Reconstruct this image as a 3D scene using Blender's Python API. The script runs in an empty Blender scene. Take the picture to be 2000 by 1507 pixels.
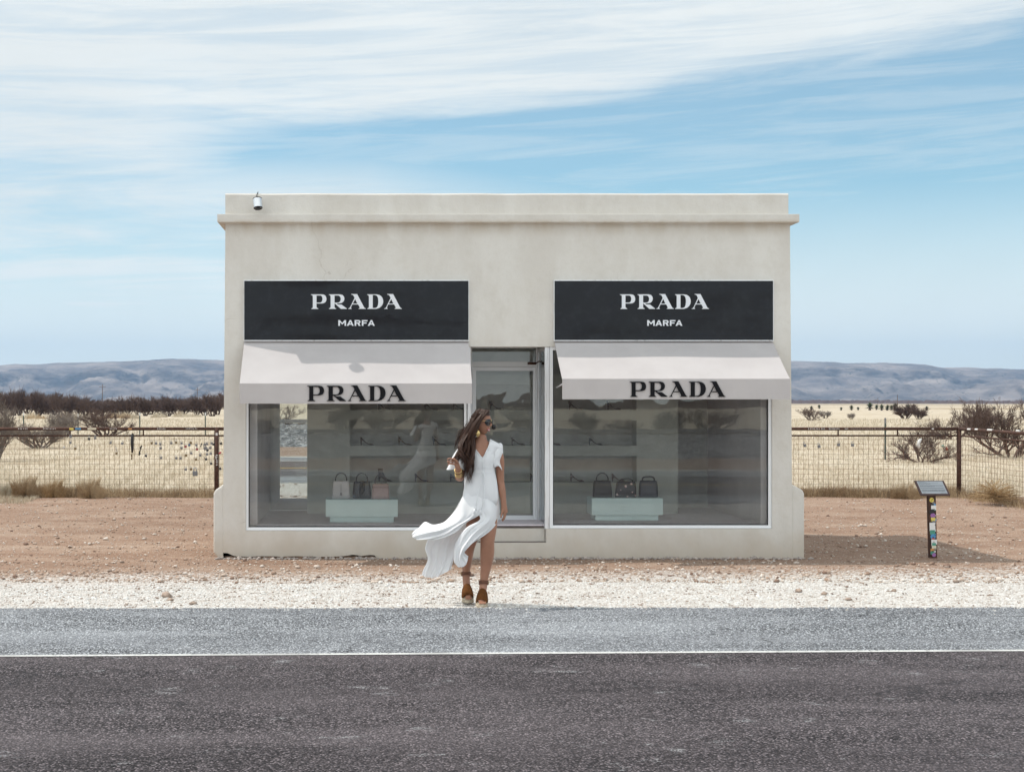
import bpy, bmesh, math, random
import numpy as np
from mathutils import Vector, Matrix
R = math.radians
rnd = random.Random(7)
npr = np.random.RandomState(11)
S = bpy.context.scene
COL = S.collection

# ------------------------------------------------------------------ camera, sky, sun, exposure
F = 2800.0          # focal length in photo pixels
PX, PY = 725.0, 785.0
CZ = 1.83
cd = bpy.data.cameras.new('camera'); cam = bpy.data.objects.new('camera', cd); COL.objects.link(cam)
cam.location = (0, 0, CZ); cam.rotation_euler = (R(90), 0, 0)
cd.sensor_width = 36; cd.lens = F/2000*36
cd.shift_x = (1000-PX)/2000; cd.shift_y = (PY-753.5)/2000
cd.clip_start = .1; cd.clip_end = 30000
S.camera = cam
S.view_settings.view_transform = 'Standard'; S.view_settings.look = 'None'
S.view_settings.gamma = 1; S.view_settings.exposure = 0.12
S.cycles.max_bounces = 8; S.cycles.transparent_max_bounces = 12
S.cycles.volume_bounces = 0
S.cycles.use_denoising = True

SUNDIR = Vector((-.60, .125, 1.0)).normalized()      # towards the sun
SUN_EL = math.asin(SUNDIR.z); SUN_AZ = math.atan2(SUNDIR.x, SUNDIR.y)
sl = bpy.data.lights.new('sun', 'SUN'); sl.energy = 2.9; sl.angle = R(.5); sl.color = (1, .95, .88)
so = bpy.data.objects.new('sun', sl); COL.objects.link(so)
so.rotation_euler = SUNDIR.to_track_quat('Z', 'Y').to_euler()
so.location = (0, 0, 40)

W = bpy.data.worlds.new('World'); S.world = W; W.use_nodes = True
nt = W.node_tree; nt.nodes.clear()
class G:
    """tiny node-graph helper"""
    def __init__(s, nt): s.nt = nt
    def n(s, t, **k):
        x = s.nt.nodes.new(t)
        for a, b in k.items(): setattr(x, a, b)
        return x
    def set(s, sock, v):
        if isinstance(v, bpy.types.NodeSocket): s.nt.links.new(v, sock)
        else: sock.default_value = v
    def m(s, op, a, b=0.0, c=0.0, clamp=False):
        x = s.n('ShaderNodeMath', operation=op); x.use_clamp = clamp
        s.set(x.inputs[0], a); s.set(x.inputs[1], b)
        if len(x.inputs) > 2: s.set(x.inputs[2], c)
        return x.outputs[0]
    def ss(s, v, a, b, lo=0.0, hi=1.0):
        x = s.n('ShaderNodeMapRange', interpolation_type='SMOOTHSTEP')
        s.set(x.inputs[0], v); s.set(x.inputs[1], a); s.set(x.inputs[2], b); s.set(x.inputs[3], lo); s.set(x.inputs[4], hi)
        return x.outputs[0]
    def mix(s, f, a, b, bt='MIX'):
        x = s.n('ShaderNodeMix', data_type='RGBA', blend_type=bt)
        s.set(x.inputs[0], f)
        s.set(x.inputs[6], a if isinstance(a, bpy.types.NodeSocket) else tuple(a)+(1,))
        s.set(x.inputs[7], b if isinstance(b, bpy.types.NodeSocket) else tuple(b)+(1,))
        return x.outputs[2]
    def comb(s, x, y, z=0.0):
        c = s.n('ShaderNodeCombineXYZ'); s.set(c.inputs[0], x); s.set(c.inputs[1], y); s.set(c.inputs[2], z); return c.outputs[0]
    def sep(s, v):
        c = s.n('ShaderNodeSeparateXYZ'); s.set(c.inputs[0], v); return c.outputs
    def vmul(s, v, t):
        c = s.n('ShaderNodeVectorMath', operation='MULTIPLY'); s.set(c.inputs[0], v); c.inputs[1].default_value = t; return c.outputs[0]
    def noise(s, v, sc, det=4.0, rough=.55, dist=0.0):
        x = s.n('ShaderNodeTexNoise'); 
        if v is not None: s.set(x.inputs['Vector'], v)
        x.inputs['Scale'].default_value = sc; x.inputs['Detail'].default_value = det
        x.inputs['Roughness'].default_value = rough; x.inputs['Distortion'].default_value = dist
        return x.outputs[0]
    def voro(s, v, sc, feat='F1', out=0, rand=1.0):
        x = s.n('ShaderNodeTexVoronoi', feature=feat)
        if v is not None: s.set(x.inputs['Vector'], v)
        x.inputs['Scale'].default_value = sc; x.inputs['Randomness'].default_value = rand
        return x.outputs[out]
    def ramp(s, f, stops, interp='LINEAR'):
        x = s.n('ShaderNodeValToRGB'); s.set(x.inputs[0], f); cr = x.color_ramp; cr.interpolation = interp
        while len(cr.elements) < len(stops): cr.elements.new(.5)
        for e, (p, c) in zip(cr.elements, stops):
            e.position = p; e.color = (c if len(c) == 4 else tuple(c)+(1,)) if not isinstance(c, float) else (c, c, c, 1)
        return x.outputs[0]
g = G(nt)
sky = g.n('ShaderNodeTexSky', sky_type='NISHITA'); sky.sun_disc = False
sky.sun_elevation = SUN_EL; sky.sun_rotation = SUN_AZ; sky.altitude = 1400; sky.air_density = 1.0; sky.dust_density = .8; sky.ozone_density = 1.3
bg = g.n('ShaderNodeBackground'); bg.inputs[1].default_value = .148
out = g.n('ShaderNodeOutputWorld')
tc = g.n('ShaderNodeTexCoord'); X, Y, Z = g.sep(tc.outputs['Generated'])
az = g.m('ARCTAN2', X, Y); hyp = g.m('SQRT', g.m('ADD', g.m('MULTIPLY', X, X), g.m('MULTIPLY', Y, Y))); el = g.m('ARCTAN2', Z, hyp)
wv = g.comb(g.m('MULTIPLY', az, 2.2), g.m('MULTIPLY', g.m('ADD', el, g.m('MULTIPLY', az, -.045)), 22.0))
n1 = g.noise(wv, 1.0, 8, .62, .7)
wv2 = g.comb(g.m('MULTIPLY', az, 5.0), g.m('MULTIPLY', g.m('ADD', el, g.m('MULTIPLY', az, -.04)), 75.0), 3.3)
n2 = g.noise(wv2, 1.0, 8, .68, .5)
wv3 = g.comb(g.m('MULTIPLY', az, 3.0), g.m('MULTIPLY', el, 5.0), 7.7)
n3 = g.noise(wv3, 1.0, 6, .6, .6)
eln = g.m('ADD', el, g.m('ADD', g.m('MULTIPLY', g.m('SUBTRACT', n1, .5), .035), g.m('MULTIPLY', g.m('SUBTRACT', n2, .5), .022)))
azp = g.m('MAXIMUM', az, 0.0)
vb = g.m('ADD', g.m('ADD', .188, g.m('MULTIPLY', az, .058)), g.m('MULTIPLY', g.m('MULTIPLY', azp, azp), .075))
above = g.m('MULTIPLY', g.ss(g.m('SUBTRACT', eln, vb), -.010, .024), g.ss(az, .62, .30, .72, 1.0))
vl = g.m('SUBTRACT', .170, g.m('MULTIPLY', azp, .10))
low = g.ss(g.m('SUBTRACT', vl, eln), -.02, g.m('ADD', .03, g.m('MULTIPLY', azp, .19)))
leftfade = g.ss(g.m('ADD', az, g.m('MULTIPLY', g.m('SUBTRACT', n1, .5), .35)), .0, -.16)
cl = g.m('MAXIMUM', above, g.m('MAXIMUM', g.m('MULTIPLY', low, .92), g.m('MULTIPLY', leftfade, .96)))
cl = g.m('MAXIMUM', cl, g.m('MULTIPLY', g.ss(az, 1.2, 1.8), .5))
cl = g.m('MAXIMUM', cl, g.m('MULTIPLY', g.ss(az, -1.0, -1.6), .5))
# thin streaks inside the blue, blue gaps inside the white
strk = g.m('MULTIPLY', g.ss(n2, .50, .74), g.m('MULTIPLY', g.ss(n1, .36, .58), .70))
cl = g.m('MAXIMUM', cl, strk)
gap = g.m('MULTIPLY', g.ss(n1, .57, .36), g.ss(el, .26, .12))
cl = g.m('MULTIPLY', cl, g.m('SUBTRACT', 1.0, g.m('MULTIPLY', gap, .42)))
thin = g.m('MULTIPLY', g.ss(n2, .62, .32), .26)
cl = g.m('MULTIPLY', cl, g.m('SUBTRACT', 1.0, thin))
cl = g.m('MAXIMUM', cl, g.m('MULTIPLY', g.ss(el, .19, .04), .92))
cl = g.m('MAXIMUM', cl, g.m('ADD', .20, g.m('MULTIPLY', g.ss(n2, .42, .66), .22)))
cl = g.m('MULTIPLY', cl, .93, clamp=True)
behind = g.ss(Y, .25, -.45); cl = g.m('MAXIMUM', cl, g.m('MULTIPLY', behind, g.m('ADD', .55, g.m('MULTIPLY', n1, .6))), clamp=True)  # sky behind the camera clouded over and brightened to fill the shaded facade
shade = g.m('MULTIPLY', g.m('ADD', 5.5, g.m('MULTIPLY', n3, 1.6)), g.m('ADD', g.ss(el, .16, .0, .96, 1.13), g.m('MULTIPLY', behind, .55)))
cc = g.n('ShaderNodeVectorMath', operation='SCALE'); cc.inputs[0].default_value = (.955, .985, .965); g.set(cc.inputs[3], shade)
skyc = g.mix(1.0, sky.outputs[0], (.60, .90, .84), 'MULTIPLY')
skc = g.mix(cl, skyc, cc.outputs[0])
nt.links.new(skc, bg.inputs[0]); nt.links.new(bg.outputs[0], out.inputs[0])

# ------------------------------------------------------------------ helpers
def P(px, py, D): return Vector(((px-PX)/F*D, D, CZ+(PY-py)/F*D))
def wx(px, D): return (px-PX)/F*D
def wz(py, D): return CZ+(PY-py)/F*D
def wloc(o):
    v = Vector((0, 0, 0))
    while o is not None: v += o.location; o = o.parent
    return v
def tag(o, label=None, cat=None, group=None, kind=None):
    if label: o['label'] = label
    if cat: o['category'] = cat
    if group: o['group'] = group
    if kind: o['kind'] = kind
    return o
def thing(name, label, cat, loc=(0, 0, 0), group=None):
    o = bpy.data.objects.new(name, None); COL.objects.link(o); o.location = loc; o.empty_display_size = .2
    return tag(o, label, cat, group)
def mesh_obj(name, v, f, mat, parent=None, smooth=False, local=False, loc=None):
    v = np.asarray(v, dtype=float).reshape(-1, 3)
    if parent is not None and not local: v = v-np.array(wloc(parent))
    l = Vector((0, 0, 0))
    if parent is None and not local:
        if loc is None:
            mn, mx = v.min(0), v.max(0); loc = ((mn[0]+mx[0])/2, (mn[1]+mx[1])/2, mn[2])
        l = Vector(loc); v = v-np.array(l)
    me = bpy.data.meshes.new(name)
    if isinstance(f, np.ndarray):
        n, k = f.shape
        me.vertices.add(len(v)); me.vertices.foreach_set('co', v.ravel())
        me.loops.add(n*k); me.loops.foreach_set('vertex_index', f.ravel().astype(np.int32))
        me.polygons.add(n); me.polygons.foreach_set('loop_start', np.arange(0, n*k, k, dtype=np.int32))
        me.update(calc_edges=True); me.validate()
    else:
        me.from_pydata(v.tolist(), [], f); me.update()
    if smooth: me.polygons.foreach_set('use_smooth', [True]*len(me.polygons))
    me.materials.append(mat)
    o = bpy.data.objects.new(name, me); COL.objects.link(o); o.location = l
    if parent is not None: o.parent = parent
    return o
class MB:
    def __init__(s): s.v = []; s.f = []
    def add(s, v, f):
        b = len(s.v); s.v += [tuple(p) for p in v]; s.f += [tuple(i+b for i in q) for q in f]; return s
    def box(s, x0, x1, y0, y1, z0, z1, M=None):
        v = [(x, y, z) for z in (z0, z1) for y in (y0, y1) for x in (x0, x1)]
        if M is not None: v = [M @ Vector(p) for p in v]
        return s.add(v, [(0, 2, 3, 1), (4, 5, 7, 6), (0, 1, 5, 4), (2, 6, 7, 3), (0, 4, 6, 2), (1, 3, 7, 5)])
    def tube(s, pts, rad, n=8, cap=True):
        pts = [Vector(p) for p in pts]; rad = rad if hasattr(rad, '__len__') else [rad]*len(pts)
        b = len(s.v); up = None
        for i, p in enumerate(pts):
            d = (pts[min(i+1, len(pts)-1)]-pts[max(i-1, 0)]).normalized()
            if up is None: up = Vector((0, 0, 1)) if abs(d.z) < .9 else Vector((0, 1, 0))
            a = d.cross(up).normalized(); c = a.cross(d).normalized(); up = c
            for k in range(n):
                t = 2*math.pi*k/n; s.v.append(tuple(p+(a*math.cos(t)+c*math.sin(t))*rad[i]))
        for i in range(len(pts)-1):
            for k in range(n):
                s.f.append((b+i*n+k, b+i*n+(k+1) % n, b+(i+1)*n+(k+1) % n, b+(i+1)*n+k))
        if cap:
            s.f.append(tuple(b+k for k in range(n))[::-1]); e = b+(len(pts)-1)*n; s.f.append(tuple(e+k for k in range(n)))
        return s
    def loft(s, rings, cap=True, closed=True):
        n = len(rings[0]); b = len(s.v)
        for r in rings: s.v += [tuple(p) for p in r]
        for i in range(len(rings)-1):
            for k in range(n if closed else n-1):
                s.f.append((b+i*n+k, b+i*n+(k+1) % n, b+(i+1)*n+(k+1) % n, b+(i+1)*n+k))
        if cap and closed:
            s.f.append(tuple(b+k for k in range(n))[::-1]); e = b+(len(rings)-1)*n; s.f.append(tuple(e+k for k in range(n)))
        return s
    def ell(s, c, r, nu=12, nv=8, M=None):
        c = Vector(c); rings = []
        for j in range(nv+1):
            t = -math.pi/2+math.pi*j/nv; q = []
            for i in range(nu):
                a = 2*math.pi*i/nu; ct = max(math.cos(t), .02)
                p = Vector((r[0]*ct*math.cos(a), r[1]*ct*math.sin(a), r[2]*math.sin(t)))
                if M is not None: p = M @ p
                q.append(c+p)
            rings.append(q)
        return s.loft(rings)
    def torus(s, c, R0, r, M=None, nu=24, nv=8, arc=2*math.pi):
        c = Vector(c); full = abs(arc-2*math.pi) < 1e-6; pts = []
        N = nu if full else nu+1
        b = len(s.v)
        for i in range(N):
            a = arc*i/nu
            for j in range(nv):
                t = 2*math.pi*j/nv
                p = Vector(((R0+r*math.cos(t))*math.cos(a), (R0+r*math.cos(t))*math.sin(a), r*math.sin(t)))
                if M is not None: p = M @ p
                s.v.append(tuple(c+p))
        for i in range(nu):
            for j in range(nv):
                i2 = (i+1) % N
                s.f.append((b+i*nv+j, b+i2*nv+j, b+i2*nv+(j+1) % nv, b+i*nv+(j+1) % nv))
        return s
    def build(s, name, mat, parent=None, smooth=False, local=False, loc=None, bevel=0):
        o = mesh_obj(name, s.v, s.f, mat, parent, smooth, local, loc)
        if bevel:
            md = o.modifiers.new('bevel', 'BEVEL'); md.width = bevel; md.segments = 2; md.limit_method = 'ANGLE'
        return o
def poly_mesh(name, outlines, mat, y, depth, parent):
    """flat lettering: closed outlines (outer and holes) in world x,z, filled and given a small thickness"""
    cu = bpy.data.curves.new(name, 'CURVE'); cu.dimensions = '2D'; cu.fill_mode = 'BOTH'; cu.extrude = depth/2
    for o_ in outlines:
        sp = cu.splines.new('POLY'); sp.points.add(len(o_)-1); sp.use_cyclic_u = True
        for p, (a, b) in zip(sp.points, o_): p.co = (a, b, 0, 1)
    tmp = bpy.data.objects.new('tmp', cu); COL.objects.link(tmp)
    dg = bpy.context.evaluated_depsgraph_get(); me = bpy.data.meshes.new_from_object(tmp.evaluated_get(dg))
    bpy.data.objects.remove(tmp)
    me.transform(Matrix(((1, 0, 0, 0), (0, 0, -1, y-depth/2), (0, 1, 0, 0), (0, 0, 0, 1))))
    me.transform(Matrix.Translation(-wloc(parent)))
    me.name = name; me.materials.clear(); me.materials.append(mat)
    o = bpy.data.objects.new(name, me); COL.objects.link(o); o.parent = parent
    return o
def copy_tree(o, parent=None):
    c = o.copy(); COL.objects.link(c)
    if parent is not None: c.parent = parent
    for ch in list(o.children): copy_tree(ch, c)
    return c
def vnoise(x, y, seed=0):
    """smooth value noise on arrays"""
    xi = np.floor(x).astype(np.int64); yi = np.floor(y).astype(np.int64); xf = x-xi; yf = y-yi
    def h(a, b):
        n = (a*374761393+b*668265263+seed*1442695041) & 0x7fffffff
        n = ((n ^ (n >> 13))*1274126177) & 0x7fffffff
        return ((n ^ (n >> 16)) & 0xffff)/65535.0
    u = xf*xf*(3-2*xf); v = yf*yf*(3-2*yf)
    return (h(xi, yi)*(1-u)+h(xi+1, yi)*u)*(1-v)+(h(xi, yi+1)*(1-u)+h(xi+1, yi+1)*u)*v
def fbm(x, y, o=5, seed=0, gain=.5):
    r = 0; a = 1; t = 0
    for i in range(o): r = r+a*vnoise(x*2**i, y*2**i, seed+i); t += a; a *= gain
    return r/t

# ------------------------------------------------------------------ materials
def mat(name, base=(.5, .5, .5), rough=.7, metal=0.0, spec=.5, build=None):
    m = bpy.data.materials.new(name); m.use_nodes = True; n = m.node_tree
    b = n.nodes['Principled BSDF']; b.inputs['Base Color'].default_value = tuple(base)+(1,)
    b.inputs['Roughness'].default_value = rough; b.inputs['Metallic'].default_value = metal
    b.inputs['Specular IOR Level'].default_value = spec
    if build: build(G(n), b, n)
    return m
def bump(g, b, h, strength=.3, dist=.01):
    x = g.n('ShaderNodeBump'); x.inputs['Strength'].default_value = strength; x.inputs['Distance'].default_value = dist
    g.set(x.inputs['Height'], h); g.set(b.inputs['Normal'], x.outputs[0]); return x
def geo(g): return g.n('ShaderNodeNewGeometry').outputs['Position']
def simple_var(c, amt=.15, sc=6.0, bsc=None, bs=.2, bd=.005):
    def f(g, b, n):
        p = geo(g); a = g.noise(p, sc, 5)
        col = g.mix(g.ss(a, .3, .7), tuple(x*(1-amt) for x in c), tuple(min(x*(1+amt), 1) for x in c))
        g.set(b.inputs['Base Color'], col)
        if bsc: bump(g, b, g.noise(p, bsc, 4), bs, bd)
    return f
def M_stucco(g, b, n):
    p = geo(g); x, y, z = g.sep(p)
    big = g.noise(g.vmul(p, (1, 1, .35)), 1.6, 6, .6)
    col = g.mix(g.ss(big, .3, .72), (.625, .595, .55), (.70, .68, .64))
    streak = g.noise(g.vmul(p, (5, 5, .5)), 1.0, 5, .6)
    col = g.mix(g.m('MULTIPLY', g.ss(streak, .58, .8), .12), col, (.52, .48, .41))
    # rain-washed dirt low down, and drip stains with a painted shadow line below the cornice
    lown = g.m('ADD', z, g.m('MULTIPLY', g.m('SUBTRACT', g.noise(p, 3.0, 5), .5), .5))
    col = g.mix(g.m('MULTIPLY', g.ss(lown, .28, -.32), .55), col, (.46, .37, .27))
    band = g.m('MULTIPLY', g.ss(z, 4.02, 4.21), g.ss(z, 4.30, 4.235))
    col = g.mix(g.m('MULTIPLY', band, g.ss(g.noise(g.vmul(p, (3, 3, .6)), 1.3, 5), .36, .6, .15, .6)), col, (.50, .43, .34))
    ck = g.m('MULTIPLY', g.ss(g.voro(g.comb(g.m('ADD', x, g.m('MULTIPLY', g.noise(p, 3.0, 4), .5)), y, g.m('ADD', z, g.m('MULTIPLY', g.noise(p, 2.5, 4), .5))), .9, 'DISTANCE_TO_EDGE'), .006, .002), g.ss(g.noise(p, 1.1, 3), .60, .66))
    col = g.mix(g.m('MULTIPLY', ck, .35), col, (.33, .28, .22))
    mo_ = g.noise(p, 5.0, 6, .7); col = g.mix(g.m('MULTIPLY', g.ss(mo_, .45, .68), .30), col, (.56, .525, .465))
    fine = g.noise(p, 30, 4, .6)
    col = g.mix(g.m('MULTIPLY', g.ss(fine, .5, .78), .18), col, (.52, .48, .41))
    dots = g.m('MULTIPLY', g.ss(g.voro(p, 2.6), .030, .016), g.ss(g.noise(p, 2.2, 2), .5, .6))
    col = g.mix(dots, col, (.16, .13, .10))
    g.set(b.inputs['Base Color'], col)
    h = g.m('ADD', g.m('MULTIPLY', g.noise(p, 60, 4, .6), .4), g.m('ADD', g.noise(p, 7, 5, .55), g.m('MULTIPLY', g.noise(p, 1.8, 3), 1.6)))
    bump(g, b, h, .5, .012)
def M_ground(g, b, n):
    p = geo(g); x, y, z = g.sep(p)
    nb = g.noise(p, .8, 5, .6); nf = g.noise(p, 6.0, 4, .6)
    wob = g.m('ADD', g.m('MULTIPLY', g.m('SUBTRACT', nb, .5), 1.3), g.m('MULTIPLY', g.m('SUBTRACT', nf, .5), .8))
    yy = g.m('SUBTRACT', g.m('ADD', y, wob), g.m('MULTIPLY', x, .10))
    # reddish dirt
    d1 = g.noise(g.vmul(p, (.5, 1.6, 1)), .8, 6, .62)
    dirt = g.ramp(d1, [(.28, (.25, .158, .110)), (.5, (.33, .222, .162)), (.72, (.40, .293, .223))])
    d3 = g.noise(g.vmul(p, (.35, 2.6, 1)), 1.3, 5, .6)
    dirt = g.mix(g.m('MULTIPLY', g.ss(d3, .52, .70), .60), dirt, (.22, .135, .092))
    pale = g.ss(g.noise(p, 1.1, 5), .5, .75)
    dirt = g.mix(g.m('MULTIPLY', pale, .30), dirt, (.55, .44, .35))
    dirt = g.mix(g.m('MULTIPLY', g.ss(g.noise(g.vmul(p, (4, 9, 4)), 1.6, 6, .7), .46, .62), .35), dirt, (.23, .15, .11))
    sp = g.voro(p, 38, out=1); spd = g.voro(p, 38); sv = g.sep(sp)[0]
    dirt = g.mix(g.m('MULTIPLY', g.ss(sv, .80, .9), g.ss(spd, .5, .2)), dirt, (.60, .53, .46))
    dirt = g.mix(g.m('MULTIPLY', g.ss(sv, .12, .05), g.ss(spd, .5, .2)), dirt, (.16, .10, .075))
    # crushed white gravel
    v1 = g.voro(p, 42, out=1); vd = g.voro(p, 42); a = g.sep(v1)
    gr = g.ramp(a[1], [(0.0, (.30, .25, .21)), (.10, (.50, .46, .42)), (.3, (.64, .61, .57)), (.6, (.70, .68, .65)), (1.0, (.77, .75, .72))])
    gr = g.mix(g.m('MULTIPLY', g.ss(vd, .48, .70), .60), gr, (.30, .25, .215))
    gr = g.mix(g.m('MULTIPLY', g.ss(g.noise(p, 1.7, 4), .45, .75), .25), gr, (.60, .52, .45))
    isgr = g.m('MULTIPLY', g.ss(yy, 15.9, 14.9), g.ss(y, -2.4, -1.8))
    mixn = g.ss(g.m('ADD', g.m('MULTIPLY', g.sep(g.voro(p, 30, out=1))[2], 1.6), g.m('MULTIPLY', yy, -.62)), -8.95, -9.6)
    gm = g.m('MAXIMUM', isgr, g.m('MULTIPLY', g.m('SUBTRACT', 1.0, mixn), g.ss(y, 8, 12)))
    # dry straw field
    s1 = g.noise(g.vmul(p, (.35, .12, 1)), 1.0, 7, .65); s2 = g.noise(g.vmul(p, (6, 1.4, 1)), 1.0, 6, .7)
    st = g.ramp(s1, [(.3, (.43, .35, .25)), (.5, (.54, .465, .36)), (.72, (.60, .535, .43))])
    st = g.mix(g.m('MULTIPLY', g.ss(s2, .46, .7), .5), st, (.38, .27, .155))
    far = g.noise(g.vmul(p, (.010, .004, 1)), 1.0, 6, .6)
    st = g.mix(g.m('MULTIPLY', g.ss(y, 120, 400), g.ss(far, .48, .6)), st, (.36, .28, .18))
    st = g.mix(g.ss(y, 900, 1800), st, (.30, .25, .19))
    isst = g.ss(g.m('ADD', g.m('ADD', y, g.m('MULTIPLY', g.m('SUBTRACT', nb, .5), 1.0)), g.m('MULTIPLY', g.m('SUBTRACT', nf, .5), .6)), 29.0, 29.35)
    bk = g.ss(y, -22, -26)
    col = g.mix(gm, dirt, gr); col = g.mix(g.m('MAXIMUM', isst, bk), col, st)
    g.set(b.inputs['Base Color'], col)
    near = g.ss(y, 60, 26)
    h = g.m('ADD', g.m('MULTIPLY', g.m('SUBTRACT', 1.0, vd), .55), g.m('ADD', g.m('MULTIPLY', g.noise(p, 60, 3, .6), .4), g.m('MULTIPLY', d3, 2.2)))
    bump(g, b, g.m('MULTIPLY', h, near), .75, .03)
def M_asphalt(c_lo, c_hi, c_pale, pale_amt, dark_amt):
    def f(g, b, n):
        p = geo(g)
        v = g.voro(p, 75, out=1); vd = g.voro(p, 75); r = g.sep(v)
        v2 = g.sep(g.voro(p, 34, out=1)); vd2 = g.voro(p, 34)
        col = g.mix(r[0], c_lo, c_hi)
        col = g.mix(g.m('MULTIPLY', g.ss(r[1], .70, .95), .9), col, tuple(min(1, x*2.3) for x in c_hi))
        col = g.mix(g.m('MULTIPLY', g.ss(vd, .42, .7), dark_amt), col, tuple(x*.28 for x in c_lo))
        col = g.mix(g.m('MULTIPLY', g.m('MULTIPLY', g.ss(v2[2], .86, .9), g.ss(vd2, .5, .3)), dark_amt), col, tuple(x*.3 for x in c_lo))
        big = g.noise(g.vmul(p, (.35, 1.2, 1)), 1.0, 7, .65)
        col = g.mix(g.m('MULTIPLY', g.ss(big, .35, .7), .35), col, tuple(x*1.5 for x in c_hi))
        x_, y_, z_ = g.sep(p); wp = g.m('SINE', g.m('MULTIPLY', g.m('ADD', y_, g.m('MULTIPLY', g.noise(p, .5, 3), .5)), 3.5))
        col = g.mix(g.m('MULTIPLY', g.ss(wp, -.2, 1), .22), col, tuple(x*.9 for x in c_lo))
        ckp = g.comb(g.m('ADD', x_, g.m('MULTIPLY', g.noise(p, 2.5, 5), .9)), g.m('ADD', y_, g.m('MULTIPLY', g.noise(p, 2.0, 5), .7)))
        ck = g.m('MULTIPLY', g.ss(g.voro(ckp, .55, 'DISTANCE_TO_EDGE'), .012, .004), g.ss(g.noise(p, .6, 3), .50, .58))
        col = g.mix(g.m('MULTIPLY', ck, .55), col, (.02, .018, .02))
        pt = g.m('MULTIPLY', g.ss(g.noise(g.vmul(p, (1.2, 1.8, 1)), 1.5, 7, .78, .3), .585, .66), pale_amt)
        pt = g.m('MULTIPLY', pt, g.ss(g.noise(p, 70, 2), .46, .56))
        col = g.mix(pt, col, c_pale)
        g.set(b.inputs['Base Color'], col)
        h = g.m('ADD', g.m('SUBTRACT', 1.0, vd), g.m('MULTIPLY', g.noise(p, 45, 3), .8))
        bump(g, b, h, .9, .016)
    return f
def glass(name, tint=(1, 1, 1), wav=.0, sc=1.2):
    m = bpy.data.materials.new(name); m.use_nodes = True; n = m.node_tree; n.nodes.clear(); g = G(n)
    o = g.n('ShaderNodeOutputMaterial'); t = g.n('ShaderNodeBsdfTransparent'); t.inputs[0].default_value = tuple(tint)+(1,)
    gl = g.n('ShaderNodeBsdfGlossy'); gl.inputs['Roughness'].default_value = .0; gl.inputs['Color'].default_value = (.95, .98, 1, 1)
    fr = g.n('ShaderNodeFresnel'); fr.inputs[0].default_value = 1.55
    if wav:
        p = geo(g); x = g.n('ShaderNodeBump'); x.inputs['Strength'].default_value = wav; x.inputs['Distance'].default_value = .01
        g.set(x.inputs['Height'], g.noise(g.vmul(p, (1, 1, .6)), sc, 2, .4, 1.0)); g.set(gl.inputs['Normal'], x.outputs[0])
    mx = g.n('ShaderNodeMixShader'); g.set(mx.inputs[0], g.m('MULTIPLY', fr.outputs[0], 1.0, clamp=True))
    df = g.n('ShaderNodeBsdfDiffuse'); df.inputs[0].default_value = (.62, .62, .62, 1); dm = g.n('ShaderNodeMixShader')   # a film of dust
    pd = geo(g); g.set(dm.inputs[0], g.m('MULTIPLY', g.ss(g.noise(g.vmul(pd, (1, 1, .35)), 2.2, 6, .7), .3, .8, .45, 1.0), .045))
    n.links.new(t.outputs[0], dm.inputs[1]); n.links.new(df.outputs[0], dm.inputs[2])
    n.links.new(dm.outputs[0], mx.inputs[1]); n.links.new(gl.outputs[0], mx.inputs[2]); n.links.new(mx.outputs[0], o.inputs[0])
    return m
def M_cloth(name, c, tr=.35, bsc=120):
    m = bpy.data.materials.new(name); m.use_nodes = True; n = m.node_tree; b = n.nodes['Principled BSDF']; g = G(n)
    b.inputs['Base Color'].default_value = tuple(c)+(1,); b.inputs['Roughness'].default_value = .85; b.inputs['Specular IOR Level'].default_value = .1
    t = g.n('ShaderNodeBsdfTranslucent'); t.inputs[0].default_value = tuple(c)+(1,)
    mx = g.n('ShaderNodeMixShader'); mx.inputs[0].default_value = tr
    o = n.nodes['Material Output']; n.links.new(b.outputs[0], mx.inputs[1]); n.links.new(t.outputs[0], mx.inputs[2]); n.links.new(mx.outputs[0], o.inputs[0])
    p = geo(g); bump(g, b, g.noise(p, bsc, 3), .15, .003)
    return m
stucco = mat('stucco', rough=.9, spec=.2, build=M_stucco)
gmat = mat('ground', rough=.95, spec=.1, build=M_ground)
asph = mat('asphalt', rough=.85, spec=.3, build=M_asphalt((.034, .027, .030), (.146, .125, .132), (.42, .42, .43), .9, 1.0))
shou = mat('shoulder', rough=.9, spec=.2, build=M_asphalt((.15, .155, .168), (.40, .415, .44), (.58, .59, .61), .6, 1.0))
def M_line(c):
    def f(g, b, n):
        p = geo(g); e = g.m('MAXIMUM', g.ss(g.noise(p, 28, 4, .7), .55, .66), g.m('MULTIPLY', g.ss(g.noise(p, 1.3, 3), .50, .66), .45))
        g.set(b.inputs['Base Color'], g.mix(e, c, (.20, .19, .19))); bump(g, b, g.noise(p, 60, 3), .5, .006)
    return f
wline = mat('white_paint', rough=.7, build=M_line((.66, .66, .64)))
yline = mat('yellow_paint', rough=.7, build=M_line((.65, .42, .05)))
def M_alu(g, b, n):
    p = geo(g); a = g.noise(g.vmul(p, (30, 30, 2)), 1.0, 5, .6)
    g.set(b.inputs['Base Color'], g.mix(g.ss(a, .5, .75), (.78, .79, .81), (.45, .43, .42)))
alu = mat('aluminium', rough=.42, metal=.35, build=M_alu)
alu_w = mat('aluminium_white', (.84, .86, .88), rough=.5, metal=.0)
dark_gap = mat('dark_rubber', (.02, .02, .02), rough=.8)
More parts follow.
